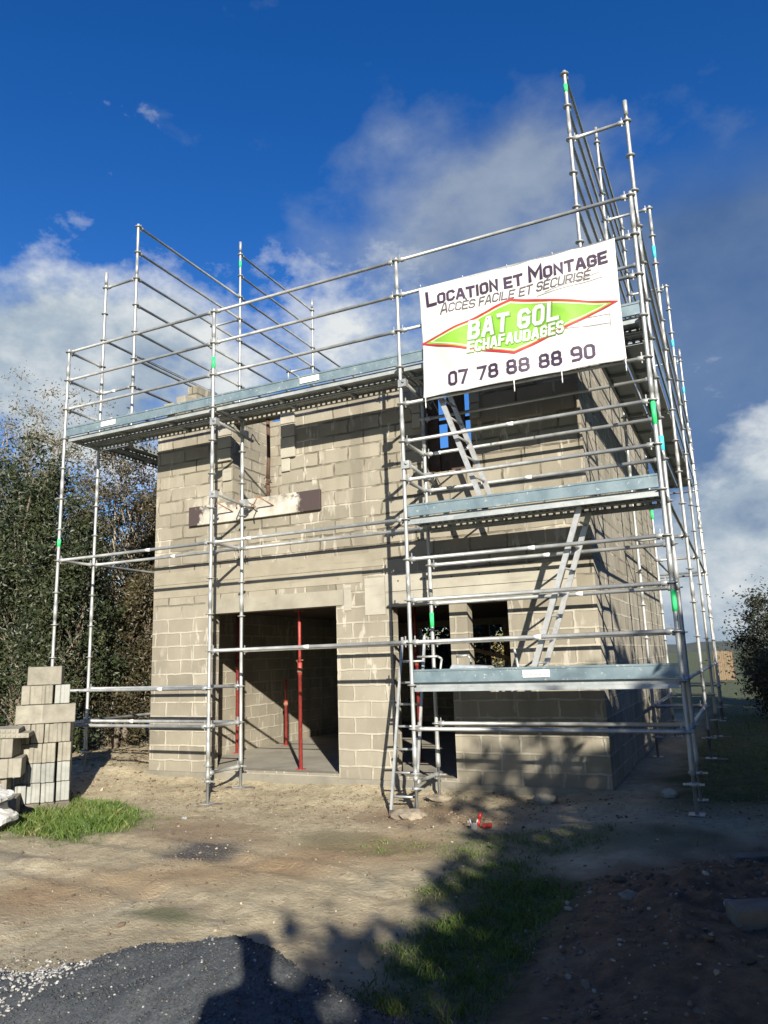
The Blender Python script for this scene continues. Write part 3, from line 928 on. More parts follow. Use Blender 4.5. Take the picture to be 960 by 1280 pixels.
GL = {
 'L': (4, [[(0, 6), (0, 0), (4, 0)]]),
 'O': (4, [[(.9, 0), (3.1, 0), (4, .9), (4, 5.1), (3.1, 6), (.9, 6), (0, 5.1), (0, .9), (.9, 0)]]),
 'C': (4, [[(4, 5), (3.1, 6), (.9, 6), (0, 5.1), (0, .9), (.9, 0), (3.1, 0), (4, 1)]]),
 'A': (4.4, [[(0, 0), (1.7, 6), (2.7, 6), (4.4, 0)], [(.75, 1.7), (3.65, 1.7)]]),
 'T': (4.2, [[(0, 6), (4.2, 6)], [(2.1, 5.9), (2.1, 0)]]),
 'I': (.3, [[(.15, 6), (.15, 0)]]),
 'N': (4, [[(0, 0), (0, 6), (4, 0), (4, 6)]]),
 'E': (3.8, [[(3.8, 6), (0, 6), (0, 0), (3.8, 0)], [(0, 3.05), (3.3, 3.05)]]),
 'M': (5, [[(0, 0), (0, 6), (2.5, 1.8), (5, 6), (5, 0)]]),
 'G': (4, [[(4, 5), (3.1, 6), (.9, 6), (0, 5.1), (0, .9), (.9, 0), (3.1, 0), (4, .9), (4, 2.9), (2.2, 2.9)]]),
 'S': (4, [[(4, 5.2), (3.1, 6), (.9, 6), (0, 5.1), (0, 3.9), (.9, 3), (3.1, 3), (4, 2.1), (4, .9), (3.1, 0), (.9, 0), (0, .8)]]),
 'F': (3.6, [[(3.6, 6), (0, 6), (0, 0)], [(0, 3), (3.1, 3)]]),
 'U': (4, [[(0, 6), (0, .9), (.9, 0), (3.1, 0), (4, .9), (4, 6)]]),
 'R': (4, [[(0, 0), (0, 6), (3.1, 6), (4, 5.1), (4, 3.5), (3.1, 2.6), (0, 2.6)], [(2.0, 2.6), (4, 0)]]),
 'B': (4, [[(0, 3.1), (0, 6), (3, 6), (3.8, 5.2), (3.8, 3.9), (3, 3.1), (0, 3.1), (0, 0), (3.1, 0), (4, .9), (4, 2.3), (3.1, 3.1)]]),
 'H': (4, [[(0, 6), (0, 0)], [(4, 6), (4, 0)], [(0, 3), (4, 3)]]),
 'D': (4, [[(0, 0), (0, 6), (2.9, 6), (4, 4.9), (4, 1.1), (2.9, 0), (0, 0)]]),
 '0': (3.6, [[(.9, 0), (2.7, 0), (3.6, .9), (3.6, 5.1), (2.7, 6), (.9, 6), (0, 5.1), (0, .9), (.9, 0)]]),
 '7': (3.6, [[(0, 6), (3.6, 6), (1.3, 0)]]),
 '8': (3.8, [[(.9, 3.1), (.2, 3.8), (.2, 5.3), (.9, 6), (2.9, 6), (3.6, 5.3), (3.6, 3.8), (2.9, 3.1), (.9, 3.1), (0, 2.3), (0, .8), (.9, 0), (2.9, 0), (3.8, .8), (3.8, 2.3), (2.9, 3.1)]]),
 '9': (3.8, [[(3.8, 2.7), (.9, 2.7), (0, 3.5), (0, 5.1), (.9, 6), (2.9, 6), (3.8, 5.1), (3.8, .9), (2.9, 0), (.3, 0)]]),
}
GL['È'] = (3.8, GL['E'][1] + [[(1.2, 8.3), (2.3, 7.2)]])
GL['É'] = (3.8, GL['E'][1] + [[(1.7, 7.2), (2.8, 8.3)]])

def text(name, s_, x0, x1, z, h_, wd, mat, off, big=1.0, bigset=(), shear=0.0, gap=1.5, space=2.6):
    tot = 0
    lay = []
    for i, ch in enumerate(s_):
        if ch == ' ': tot += space; continue
        k = big if i in bigset else 1.0
        lay.append((ch, tot, k)); tot += GL[ch][0] * k + gap
    tot -= gap
    sx = (x1 - x0) / (tot + shear * 6); sz = h_ / 6
    word = 0
    q = MB()
    for li, (ch, px, k) in enumerate(lay):
        if li and px - (lay[li - 1][1] + GL[lay[li - 1][0]][0] * lay[li - 1][2]) > gap + .1:
            bbuild(q, name, mat); q = MB()
        for si, pl in enumerate(GL[ch][1]):
            pts_ = [(x0 + (px + p[0] * k + shear * p[1] * k) * sx, z + p[1] * k * sz) for p in pl]
            stroke(q, pts_, wd * (k ** .5), off + si * .0006 , closed=(pl[0] == pl[-1]))
    return bbuild(q, name, mat)

text('lettering', 'LOCATION ET MONTAGE', 6.445, 8.675, 6.222, .122, .034, M['b_dark'], .004, big=1.38, bigset=(0, 12), gap=2.2, space=3.0)
text('lettering', 'ACCÈS FACILE ET SÉCURISÉ', 6.615, 8.49, 6.068, .100, .017, M['b_grey'], .004, big=1.25, bigset=(0,), shear=.22, gap=1.5, space=2.6)
q = MB(); fill_poly(q, [(6.345, 5.715), (7.53, 5.345), (8.735, 5.70), (7.52, 6.045)], .003)
dia = bbuild(q, 'logo_diamond', M['b_green'])
q = MB()
stroke(q, [(6.345, 5.715), (7.53, 5.345), (8.735, 5.70), (7.52, 6.045), (6.345, 5.715)], .032, .006, True); bbuild(q, 'logo_outline', M['b_red'])
q = MB()
stroke(q, [(6.46, 5.716), (7.53, 5.380), (8.63, 5.70), (7.52, 6.010), (6.46, 5.716)], .016, .006, True); bbuild(q, 'logo_inner_line', M['b_cream'])
text('logo_text_shadow', 'BAT GOL', 6.985, 8.105, 5.645, .205, .056, M['b_dgreen'], .0075, shear=.16, gap=2.9, space=3.0)
text('logo_text', 'BAT GOL', 6.97, 8.09, 5.66, .205, .048, M['b_white'], .0105, shear=.16, gap=2.9, space=3.0)
text('logo_text_shadow', 'ECHAFAUDAGES', 6.955, 8.135, 5.472, .118, .036, M['b_dgreen'], .0075, shear=.14, gap=2.7)
text('logo_text', 'ECHAFAUDAGES', 6.947, 8.127, 5.480, .118, .030, M['b_white'], .0105, shear=.14, gap=2.7)
text('lettering', '07 78 88 88 90', 6.69, 8.44, 5.095, .150, .034, M['b_dark'], .004, gap=2.0, space=3.4)
q = MB()
for (a, b_) in (((7.85, 6.005), (8.62, 6.045)), ((8.20, 5.60), (8.66, 5.575)), ((7.95, 6.03), (8.60, 6.12)), ((8.05, 5.52), (8.66, 5.46)), ((8.66, 5.42), (8.66, 5.58)), ((8.30, 5.50), (8.30, 5.60))):
    stroke(q, [a, b_], .007, .004)
bbuild(q, 'logo_sketch_lines', M['b_line'])
# ties with loose ends below, eyelets
for k, x in enumerate((6.36, 6.93, 7.50, 8.06, 8.62, 8.77)):
    q = MB(); p = V(bpos(x, BZ0 + .02, .004))
    q.path([p, p + V((.0, .03, -.02)), p + V((.004, .09, -.01)), p + V((.0, .04, .01))], .004, 5)
    if k in (0, 2, 3, 5): q.path([p, p + V((.004, -.006, -.10)), p + V((.002, -.002, -.16))], .006, 5)
    bbuild(q, 'cable_tie', M['sticker'])
    q = MB(); p = V(bpos(x, BZ1 - .02, .004)); q.path([p, p + V((0, .05, .03)), p + V((.01, -.01, .05))], .004, 5); bbuild(q, 'cable_tie', M['sticker'])

# ------------------------------------------------------------------ props inside
def prop(label, x, y, zb, zt, ang=0):
    r = empty('steel_prop', (x, y, zb)); tag(r, label, 'steel prop', 'red steel props in the doorways')
    H = zt - zb
    q = MB(); q.lathe((0, 0, 0.01), (0, 0, 3), [(0, .030), (H * .58, .030), (H * .58 + .001, .036), (H * .66, .036), (H * .661, .030)], 10); q.build('outer_tube', M['red'], r)
    q = MB(); q.tube((0, 0, H * .64), (0, 0, H), .023, 10); q.build('inner_tube', M['red'], r)
    q = MB(); q.lathe((0, 0, H * .60), (0, 0, H * .66), [(0, .042), (.03, .048), (.06, .042)], 8); q.build('adjusting_collar', M['rust'], r)
    q = MB(); q.path([(.06, 0, H * .68), (-.06, 0, H * .68), (-.06, .05, H * .66)], .007, 6); q.build('locking_pin', M['rust'], r)
    q = MB(); q.box(-.06, .06, -.06, .06, 0, .008); q.build('foot_plate', M['red'], r)
    q = MB(); q.box(-.06, .06, -.06, .06, H - .008, H); q.build('head_plate', M['red'], r)
prop('bright red steel prop standing in the middle of the garage opening', 3.59, 1.37, .282, 2.57)
prop('short rusty red prop standing by the inner block wall at the back of the garage', 1.575, 4.09, .282, 1.49)
prop('dark red steel prop partly hidden behind a scaffold post at the garage left side', 1.36, 2.85, .282, 2.70)
prop('pale red prop inside the doorway seen behind the leaning ladder', 4.96, 2.6, .282, 2.70)

# plank leaning inside the rear opening, tub with bent handles on the lowest deck
q = MB(); q.box(-.6, .6, -.02, .02, -.045, .045)
o = q.build('timber_plank', M['wood'], None, bevel=.004); o.location = (4.25, 8.7, 1.86); o.rotation_euler = (0, .26, 0)
tag(o, 'pale timber plank slanting across the back of the small ground floor window', 'plank')
tub = empty('wheelbarrow', (6.60, .42, 1.525)); tag(tub, 'upturned grey wheelbarrow with bent tube handles on the lowest deck', 'wheelbarrow')
q = MB()
rim = [(-.30, -.2, 0), (.36, -.2, 0), (.36, .2, 0), (-.30, .2, 0)]; top_ = [(-.2, -.13, .20), (.24, -.13, .17), (.24, .13, .17), (-.2, .13, .20)]
q.add(rim + top_, [(0, 1, 5, 4), (1, 2, 6, 5), (2, 3, 7, 6), (3, 0, 4, 7), (4, 5, 6, 7)]); q.build('tray', M['tray'], tub, bevel=.01)
q = MB(); q.path([(-.62, -.18, .30), (-.36, -.17, .30), (-.31, -.16, .27), (-.36, -.16, .02)], .014, 8); q.build('handle', M['galv'], tub)
q = MB(); q.path([(-.24, .17, .29), (-.10, .17, .30), (-.06, .17, .26), (-.05, .17, .05)], .014, 8); q.build('handle', M['galv'], tub)
q = MB(); q.path([(.55, .0, .36), (.56, .0, .30), (.60, .0, .02)], .016, 8); q.build('leg', M['galv'], tub)

# ------------------------------------------------------------------ block stacks at left
def block_unit(name, wd, hg, ln, mat, loc, rz, label, cat='concrete block', group='concrete blocks in the stacks', slot=True, tilt=0.0):
    q = MB()
    hw, hl = wd / 2, ln / 2
    if slot:
        poly = [(-hw, -hl), (-.028, -hl), (-.020, -hl + .018), (.020, -hl + .018), (.028, -hl), (hw, -hl), (hw, hl), (-hw, hl)]
    else:
        poly = [(-hw, -hl), (hw, -hl), (hw, -.03), (hw - .014, -.02), (hw - .014, .02), (hw, .03), (hw, hl), (-hw, hl)]
    q.prism(poly, V((0, 0, 0)), V((1, 0, 0)), V((0, 1, 0)), V((0, 0, 1)), hg)
    o = q.build(name, mat, None, bevel=.006)
    me = o.data
    for v in me.vertices:
        k = noise.noise(V(v.co) * 9 + V((loc[0] * 7, loc[1] * 5, loc[2] * 3)))
        v.co += V((k, noise.noise(V(v.co) * 11 + V(loc)), k * .4)) * .004
    o.location = loc; o.rotation_euler = (tilt, tilt * .5, rz)
    tag(o, label, cat, group)
    return o
ordn = ['lowest', 'second', 'third', 'fourth', 'fifth', 'sixth', 'topmost']
colw = ['leftmost', 'second from left', 'third from left', 'rightmost']
SA = math.radians(46)                       # direction of the front face of the main stack
e1 = V((math.cos(SA), math.sin(SA), 0)); e2 = V((-math.sin(SA), math.cos(SA), 0))
SO = V((.985, -1.365, 0))                   # left front bottom corner of the main stack
z0 = .14
BH = .247; BW = .166
pal = empty('pallet', SO + V((0, 0, .05)), SA); tag(pal, 'low wooden pallet under the taller stack of concrete blocks', 'pallet')
q = MB()
for k in range(4): q.box(-.02 + k * .18, .14 + k * .18, -.01, .95, .065, .085)
q.build('deck_boards', M['greywood'], pal)
q = MB()
for yy in (0, .42, .84): q.box(-.02, .70, yy, yy + .09, 0, .064)
q.build('bearers', M['greywood'], pal)
for row in range(4):
    for cidx in range(4):
        c = SO + e1 * (BW * (cidx + .5) + (.006 * R.uniform(-1, 1))) + e2 * (.25 + R.uniform(-.045, .045)) + V((0, 0, z0 + BH * row))
        mt_ = M['blockgrey'] if (row < 2) else M['blockunit']
        block_unit('hollow_block', BW - .012, BH - .008, .48, mt_, c, SA + R.uniform(-.05, .05), '%s hollow block, %s course of the taller stack' % (colw[cidx] if 0 < cidx < 3 else ('left end' if cidx == 0 else 'right end'), ordn[row]))
# second rank behind gives the stack its depth
for row in range(4):
    for cidx in (0, 3):
        c = SO + e1 * (BW * (cidx + .5)) + e2 * .76 + V((0, 0, z0 + BH * row))
        block_unit('hollow_block', BW - .01, BH - .008, .48, M['blockunit'], c, SA, 'hollow block behind the front rank at the %s end, %s course of the taller stack' % ('left' if cidx == 0 else 'right', ordn[row]))
z1 = z0 + BH * 4
block_unit('hollow_block', .22, BH - .008, .36, M['blockunit'], SO + e1 * .16 + e2 * .14 + V((0, 0, z1)), SA + math.pi / 2, 'beige block lying lengthwise at left of the fifth course on the tall stack', slot=False)
block_unit('hollow_block', .22, BH - .008, .40, M['blockunit'], SO + e1 * .50 + e2 * .12 + V((0, 0, z1)), SA + math.pi / 2 + .03, 'beige block lying lengthwise at right of the fifth course on the tall stack', slot=False)
z2 = z1 + BH
block_unit('hollow_block', .25, BH - .008, .46, M['blockunit'], SO + e1 * .15 + e2 * .24 + V((0, 0, z2)), SA + .06, 'square beige block at the left of the course below the top block')
block_unit('hollow_block', .13, BH - .008, .46, M['blockunit'], SO + e1 * .35 + e2 * .25 + V((0, 0, z2)), SA - .02, 'narrow middle block in the course below the top block')
block_unit('hollow_block', .18, BH - .008, .46, M['blockgrey'], SO + e1 * .525 + e2 * .25 + V((0, 0, z2)), SA + .03, 'pale grey right hand block in the course below the top block')
z3 = z2 + BH
block_unit('hollow_block', .24, BH - .01, .42, M['blockunit'], SO + e1 * .31 + e2 * .22 + V((0, 0, z3)), SA + math.pi / 2 - .1, 'single beige block crowning the taller stack', slot=False)
# lower stack in front on the left
SB = math.radians(40)
f1 = V((math.cos(SB), math.sin(SB), 0)); f2 = V((-math.sin(SB), math.cos(SB), 0))
FO = V((1.33, -1.62, .06))                 # right front bottom corner
for row in range(4):
    wds = ((.20, .26, .22), (.10, .24, .22), (.26, .20, .22), (.24, .24, .2))[row]
    off = (.02, -.10, .06, -.03)[row]
    for cidx, wd in enumerate(wds):
        c = FO + f1 * (off - sum(wds[:cidx]) - wd / 2) + f2 * (.25 + R.uniform(-.03, .03)) + V((0, 0, .235 * row))
        block_unit('broken_block', wd - .012, .225, .46, M['blockunit'], c, SB + R.uniform(-.07, .07), '%s broken block, %s course of the shorter front stack' % (('right hand', 'middle', 'left hand')[cidx], ordn[row]), group='broken blocks in the short stack', tilt=R.uniform(-.015, .015))
for k, (dx, tl) in enumerate(((0.02, .0), (-.10, .02))):
    q = MB(); q.box(-.42, .42, -.22, .22, 0, .055)
    for j in range(14): q.box(-.40 + j * .058, -.365 + j * .058, -.229, -.221, .012, .044)
    o = q.build('concrete_slab', M['blockunit'], None, bevel=.003)
    o.location = FO + f1 * (-.32 + dx) + f2 * .22 + V((0, 0, .945 + k * .062)); o.rotation_euler = (tl, .03, SB + .05)
    tag(o, ('thin ribbed slab resting directly on the short front stack', 'upper thin ribbed slab topping the short front stack')[k], 'slab')

# white wrapped slabs at the left edge
for k, (lo, sz, a, lab) in enumerate((((1.60, -2.20, .08), (1.04, .60, .24), .40, 'lower white wrapped insulation bundle on the grass at the left edge'), ((1.55, -2.22, .32), (1.0, .56, .20), .46, 'upper white wrapped insulation bundle with torn sheeting at the left edge'))):
    bm = bmesh.new()
    bmesh.ops.create_cube(bm, size=1)
    bmesh.ops.subdivide_edges(bm, edges=bm.edges, cuts=9, use_grid_fill=True)
    for v in bm.verts:
        p = V((v.co.x * sz[0], v.co.y * sz[1], v.co.z * sz[2]))
        r_ = noise.noise(p * 6 + V((k * 5, 0, 0))) * .022 + noise.noise(p * 15) * .012
        cut = sstep(.28, .5, abs(v.co.x)) * sstep(.1, .5, abs(v.co.z)) * .07 * (1 if v.co.x > 0 else -1) * (1 if v.co.z > 0 else -1)
        cy_ = sstep(.3, .5, abs(v.co.y)) * sstep(.2, .5, abs(v.co.x)) * .09 * (1 if v.co.x > 0 else -1)
        v.co = p + V((r_ - abs(cut) * (1 if v.co.x > 0 else -1) - cy_, r_ * .8, r_ - abs(cut) * (1 if v.co.z > 0 else -1)))
    me = D.meshes.new('insulation_bundle'); bm.to_mesh(me); bm.free(); me.materials.append(M['whitepack'])
    for p in me.polygons: p.use_smooth = False
    o = D.objects.new('insulation_bundle', me); COL.objects.link(o)
    o.location = V(lo) + V((-.12, -.14, sz[2] / 2)); o.rotation_euler = (0, .03, a)
    tag(o, lab, 'insulation bundle')

# ------------------------------------------------------------------ gravel heap (dark chippings)
HP = [(4.6, 0.0), (5.0, .03), (5.5, .09), (6.0, .16), (6.3, .23), (6.6, .31), (6.85, .38), (7.1, .42), (7.34, .41), (7.65, .34), (7.95, .23), (8.25, .08), (8.4, 0.0)]
def heap_h(x, y):
    if x <= HP[0][0] or x >= HP[-1][0]: return 0.0
    for (a, za), (b_, zb_) in zip(HP, HP[1:]):
        if a <= x <= b_: hx = za + (zb_ - za) * (x - a) / (b_ - a); break
    yc = -5.02 - .25 * sstep(6.2, 5.0, x) + .06 * math.sin(x * 3)
    d = (y - yc)
    k = math.exp(-(d / .75) ** 2) if d < 0 else math.exp(-(d / .36) ** 2)
    return hx * k * (1 + .16 * noise.noise(V((x * 2.4, y * 2.4, 8))))
q = MB()
gx0, gx1, gy0, gy1, stp = 4.2, 8.6, -6.6, -3.9, .03
nxh = int((gx1 - gx0) / stp); nyh = int((gy1 - gy0) / stp)
hv = {}
for j in range(nyh + 1):
    for i in range(nxh + 1):
        x = gx0 + i * stp; y = gy0 + j * stp
        hh = heap_h(x, y) + .012 * noise.noise(V((x * 7, y * 7, 0)))
        hv[i, j] = len(q.v)
        q.v.append((x, y, ground_z(x, y) + hh - .045 + .010 * noise.noise(V((x * 30, y * 30, 4)))))
for j in range(nyh):
    for i in range(nxh):
        x = gx0 + i * stp; y = gy0 + j * stp
        if heap_h(x, y) > .03:
            q.f.append((hv[i, j], hv[i + 1, j], hv[i + 1, j + 1], hv[i, j + 1])); q.mi.append(0); q.smooth.append(True)
PHI = 1.618
ICO_V = [V(p).normalized() for p in ((-1, PHI, 0), (1, PHI, 0), (-1, -PHI, 0), (1, -PHI, 0), (0, -1, PHI), (0, 1, PHI), (0, -1, -PHI), (0, 1, -PHI), (PHI, 0, -1), (PHI, 0, 1), (-PHI, 0, -1), (-PHI, 0, 1))]
ICO_F = [(0, 11, 5), (0, 5, 1), (0, 1, 7), (0, 7, 10), (0, 10, 11), (1, 5, 9), (5, 11, 4), (11, 10, 2), (10, 7, 6), (7, 1, 8), (3, 9, 4), (3, 4, 2), (3, 2, 6), (3, 6, 8), (3, 8, 9), (4, 9, 5), (2, 4, 11), (6, 2, 10), (8, 6, 7), (9, 8, 1)]
def pebble(q, c, r, rr):
    sc_ = V((rr.uniform(.8, 1.4), rr.uniform(.6, 1.1), rr.uniform(.4, .8))) * r
    rot = Matrix.Rotation(rr.uniform(0, 6.3), 3, V((rr.uniform(-.4, .4), rr.uniform(-.4, .4), 1)).normalized())
    c = V(c)
    q.add([c + rot @ V((p.x * sc_.x, p.y * sc_.y, p.z * sc_.z)) * rr.uniform(.78, 1.15) for p in ICO_V], ICO_F, r < .012)
rg = random.Random(3)
for k in range(20000):
    x = rg.uniform(gx0, gx1); y = rg.uniform(-5.9, gy1)
    hh = heap_h(x, y)
    if hh < .035 and not (hh > .008 and rg.random() < .25): continue
    z = ground_z(x, y) + hh + .012 * noise.noise(V((x * 7, y * 7, 0))) - .045
    if hh < .045: z = ground_z(x, y)
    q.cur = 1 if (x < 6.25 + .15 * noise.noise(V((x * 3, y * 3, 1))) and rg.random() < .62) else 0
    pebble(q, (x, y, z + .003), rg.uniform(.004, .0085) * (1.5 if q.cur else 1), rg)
def gravel_mat():
    mt, nt, b = new_mat('dark_chippings')
    co = coords(nt)
    g = N(nt, 'ShaderNodeNewGeometry')
    n_ = noise_tex(nt, co, 70, 5, .7)
    c1 = ramp(nt, g.outputs['Random Per Island'], [(0, (0.026, 0.030, 0.034)), (0.70, (0.052, 0.058, 0.063)), (0.93, (0.085, 0.09, 0.09)), (1, (0.34, 0.33, 0.31))])
    c2 = ramp(nt, n_, [(0.35, (0.5, 0.5, 0.5)), (0.65, (1.3, 1.3, 1.3))])
    nt.links.new(mix(nt, 1.0, c1, c2, 'MULTIPLY'), b.inputs['Base Color'])
    b.inputs['Roughness'].default_value = .8
    bump(nt, b, n_, .8, .01)
    return mt
M['gravel'] = gravel_mat()
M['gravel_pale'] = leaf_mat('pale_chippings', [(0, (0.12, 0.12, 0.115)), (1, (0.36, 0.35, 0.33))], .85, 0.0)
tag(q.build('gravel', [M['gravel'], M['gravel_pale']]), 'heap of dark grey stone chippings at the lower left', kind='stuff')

M['rubble'] = leaf_mat('rubble_stone', [(0, (0.07, 0.045, 0.028)), (0.5, (0.12, 0.085, 0.055)), (0.85, (0.20, 0.155, 0.105)), (1, (0.36, 0.32, 0.25))], 0.92, 0.0)
# ------------------------------------------------------------------ rubble, rocks, dry leaves, grass
q = MB()
rg = random.Random(11)
cnt = 0
while cnt < 8200:
    x = rg.uniform(0.2, 11.5); y = rg.uniform(-6.2, 1.0)
    w = .07 + .6 * (mound(x, y) > .03) + .5 * math.exp(-((y - .4) / .7) ** 2) + .5 * math.exp(-(((x - 4.62) / .5) ** 2 + ((y + 2.1) / .5) ** 2)) + .35 * math.exp(-(((x - 6.7) / .7) ** 2 + ((y + .3) / .5) ** 2))
    w *= .35 + 1.1 * max(0, noise.noise(V((x * 1.7, y * 1.7, 2))) + .25)
    if heap_h(x, y) > .03 or rg.random() > w: continue
    if 1.0 < x < 8.1 and y > .93: continue
    r = min(.045, .005 + rg.expovariate(1) * (.0045 if mound(x, y) > .03 else .0035))
    pebble(q, (x, y, ground_z(x, y) + r * .25), r, rg); cnt += 1
tag(q.build('rubble', M['rubble']), 'small stones and broken bits scattered over the dirt', kind='stuff')

def rock(label, x, y, r, flat=.7, seed=0, mat='stone'):
    bm = bmesh.new(); bmesh.ops.create_icosphere(bm, subdivisions=3, radius=1)
    for v in bm.verts:
        d = v.co.normalized()
        k = 1 + .28 * noise.noise(d * 1.6 + V((seed, 2, 0))) + .12 * noise.noise(d * 4 + V((seed, 0, 5)))
        v.co = V((d.x * k * 1.15, d.y * k, d.z * k * flat)) * r
    me = D.meshes.new('rock'); bm.to_mesh(me); bm.free(); me.materials.append(M[mat])
    o = D.objects.new('rock', me); COL.objects.link(o); o.location = (x, y, ground_z(x, y) + r * flat * .45)
    tag(o, label, 'rock')
rock('pale round stone in the shade near the right corner post', 8.68, .80, .075, .8, 1, 'blockgrey')
rock('broad flat stone in the dirt right below the centre post foot', 5.98, -.18, .17, .45, 2)
rock('flat stone beside the inner centre post foot', 6.06, .55, .13, .4, 3)
rock('grey lump of rubble in the shade under the lowest deck', 7.35, .62, .13, .6, 4, 'concdark')
rock('white pebble on the dirt between the garage and the burnt patch', 3.42, -.95, .03, .7, 5, 'blockgrey')
rock('pale broken stone on the brown spoil heap', 8.75, -2.9, .06, .6, 6)
rock('small white lump on the spoil heap beside the timber offcut', 9.35, -3.05, .035, .8, 7, 'blockgrey')

def offcut(label, loc, sz, rz, mat='greywood'):
    q = MB(); q.box(-sz[0] / 2, sz[0] / 2, -sz[1] / 2, sz[1] / 2, 0, sz[2])
    o = q.build('timber_offcut', M[mat], None, bevel=.006)
    o.location = loc; o.rotation_euler = (.02, -.03, rz); tag(o, label, 'timber')
    return o
offcut('short thick grey timber lying on the spoil heap at the right edge', (9.66, -3.30, ground_z(9.6, -3.3) - .01), (.62, .18, .13), .42)
offcut('thin grey board lying behind the spoil heap at the right edge', (9.65, -1.25, ground_z(9.65, -1.25)), (.7, .14, .05), .40)

# red handled tool
tool = empty('hand_tool', (6.90, -.49, ground_z(6.9, -.49) + .02), .4); tool.scale = (.72, .72, .72); tag(tool, 'red and grey hand tool dropped on the dirt beside the centre posts', 'tool')
q = MB(); q.path([(0, 0, .02), (.02, .02, .12), (.05, .03, .20)], .028, 8); q.build('handle', M['redplastic'], tool)
q = MB(); q.box(.06, .20, -.02, .03, .0, .06); q.build('battery', M['redplastic'], tool, bevel=.008)
q = MB(); q.path([(-.12, 0, .13), (-.09, 0, .02), (-.03, 0, .05), (0, 0, .12)], .014, 8); q.build('guard', M['greysteel'], tool)
q = MB(); q.lathe((-.06, -.02, .02), (-.06, .02, .03), [(0, .05), (.04, .05)], 14); q.build('disc', M['greysteel'], tool)

# fallen leaves near the hedge
q = MB(); rg = random.Random(5)
for k in range(900):
    x = rg.gauss(.1, .7); y = rg.gauss(2.2, .8)
    if x > 1.0 and y > .9: continue
    z = ground_z(x, y) + .012; a = rg.uniform(0, 6.3); r = rg.uniform(.02, .05)
    u = V((math.cos(a), math.sin(a), rg.uniform(-.4, .4))) * r; w = V((-math.sin(a), math.cos(a), rg.uniform(-.4, .4))) * r * .6
    p = V((x, y, z)); q.add([p - u, p + w, p + u, p - w], [(0, 1, 2, 3)])
for k in range(350):
    x = rg.uniform(2, 7); y = rg.gauss(-.1, .6)
    if y > .9: continue
    z = ground_z(x, y) + .008; a = rg.uniform(0, 6.3); r = rg.uniform(.012, .035)
    u = V((math.cos(a), math.sin(a), rg.uniform(-.3, .3))) * r; w = V((-math.sin(a), math.cos(a), rg.uniform(-.3, .3))) * r * .6
    p = V((x, y, z)); q.add([p - u, p + w, p + u, p - w], [(0, 1, 2, 3)])
tag(q.build('fallen_leaves', M['dryleaf']), 'dry fallen leaves on the ground beside the hedge and along the wall', kind='stuff')

q = MB(); rg = random.Random(9); cnt = 0; tries = 0
while cnt < 24000 and tries < 600000:
    tries += 1
    k = rg.random()
    if k < .30: x = rg.uniform(0.8, 3.6); y = rg.uniform(-2.7, -.2)
    elif k < .85: x = rg.uniform(6.0, 8.3); y = rg.uniform(-5.2, -.4)
    else: x = rg.uniform(8.8, 13); y = rg.uniform(-1, 12)
    g = zones(x, y)[0]
    if g < .12 or rg.random() > max(.05, g * g) or heap_h(x, y) > .05: continue
    z = ground_z(x, y); a = rg.uniform(0, 6.3); hgt = rg.uniform(.02, .075) * (.5 + .7 * g) * (1.25 if x < 4 else .62) * (.6 + 1.1 * max(0, noise.noise(V((x * 5, y * 5, 6))) + .4)); wd = rg.uniform(.003, .006)
    u = V((math.cos(a), math.sin(a), 0)) * wd; ln = V((rg.gauss(0, .5), rg.gauss(0, .5), 0)) * hgt
    p = V((x, y, z - .005))
    q.add([p - u, p + u, p + u * .7 + ln * .4 + V((0, 0, hgt * .6)), p + ln + V((0, 0, hgt)), p - u * .7 + ln * .4 + V((0, 0, hgt * .6))], [(0, 1, 2, 3, 4)]); cnt += 1
tag(q.build('grass', M['grass']), 'patches of rough green grass in the yard', kind='stuff')

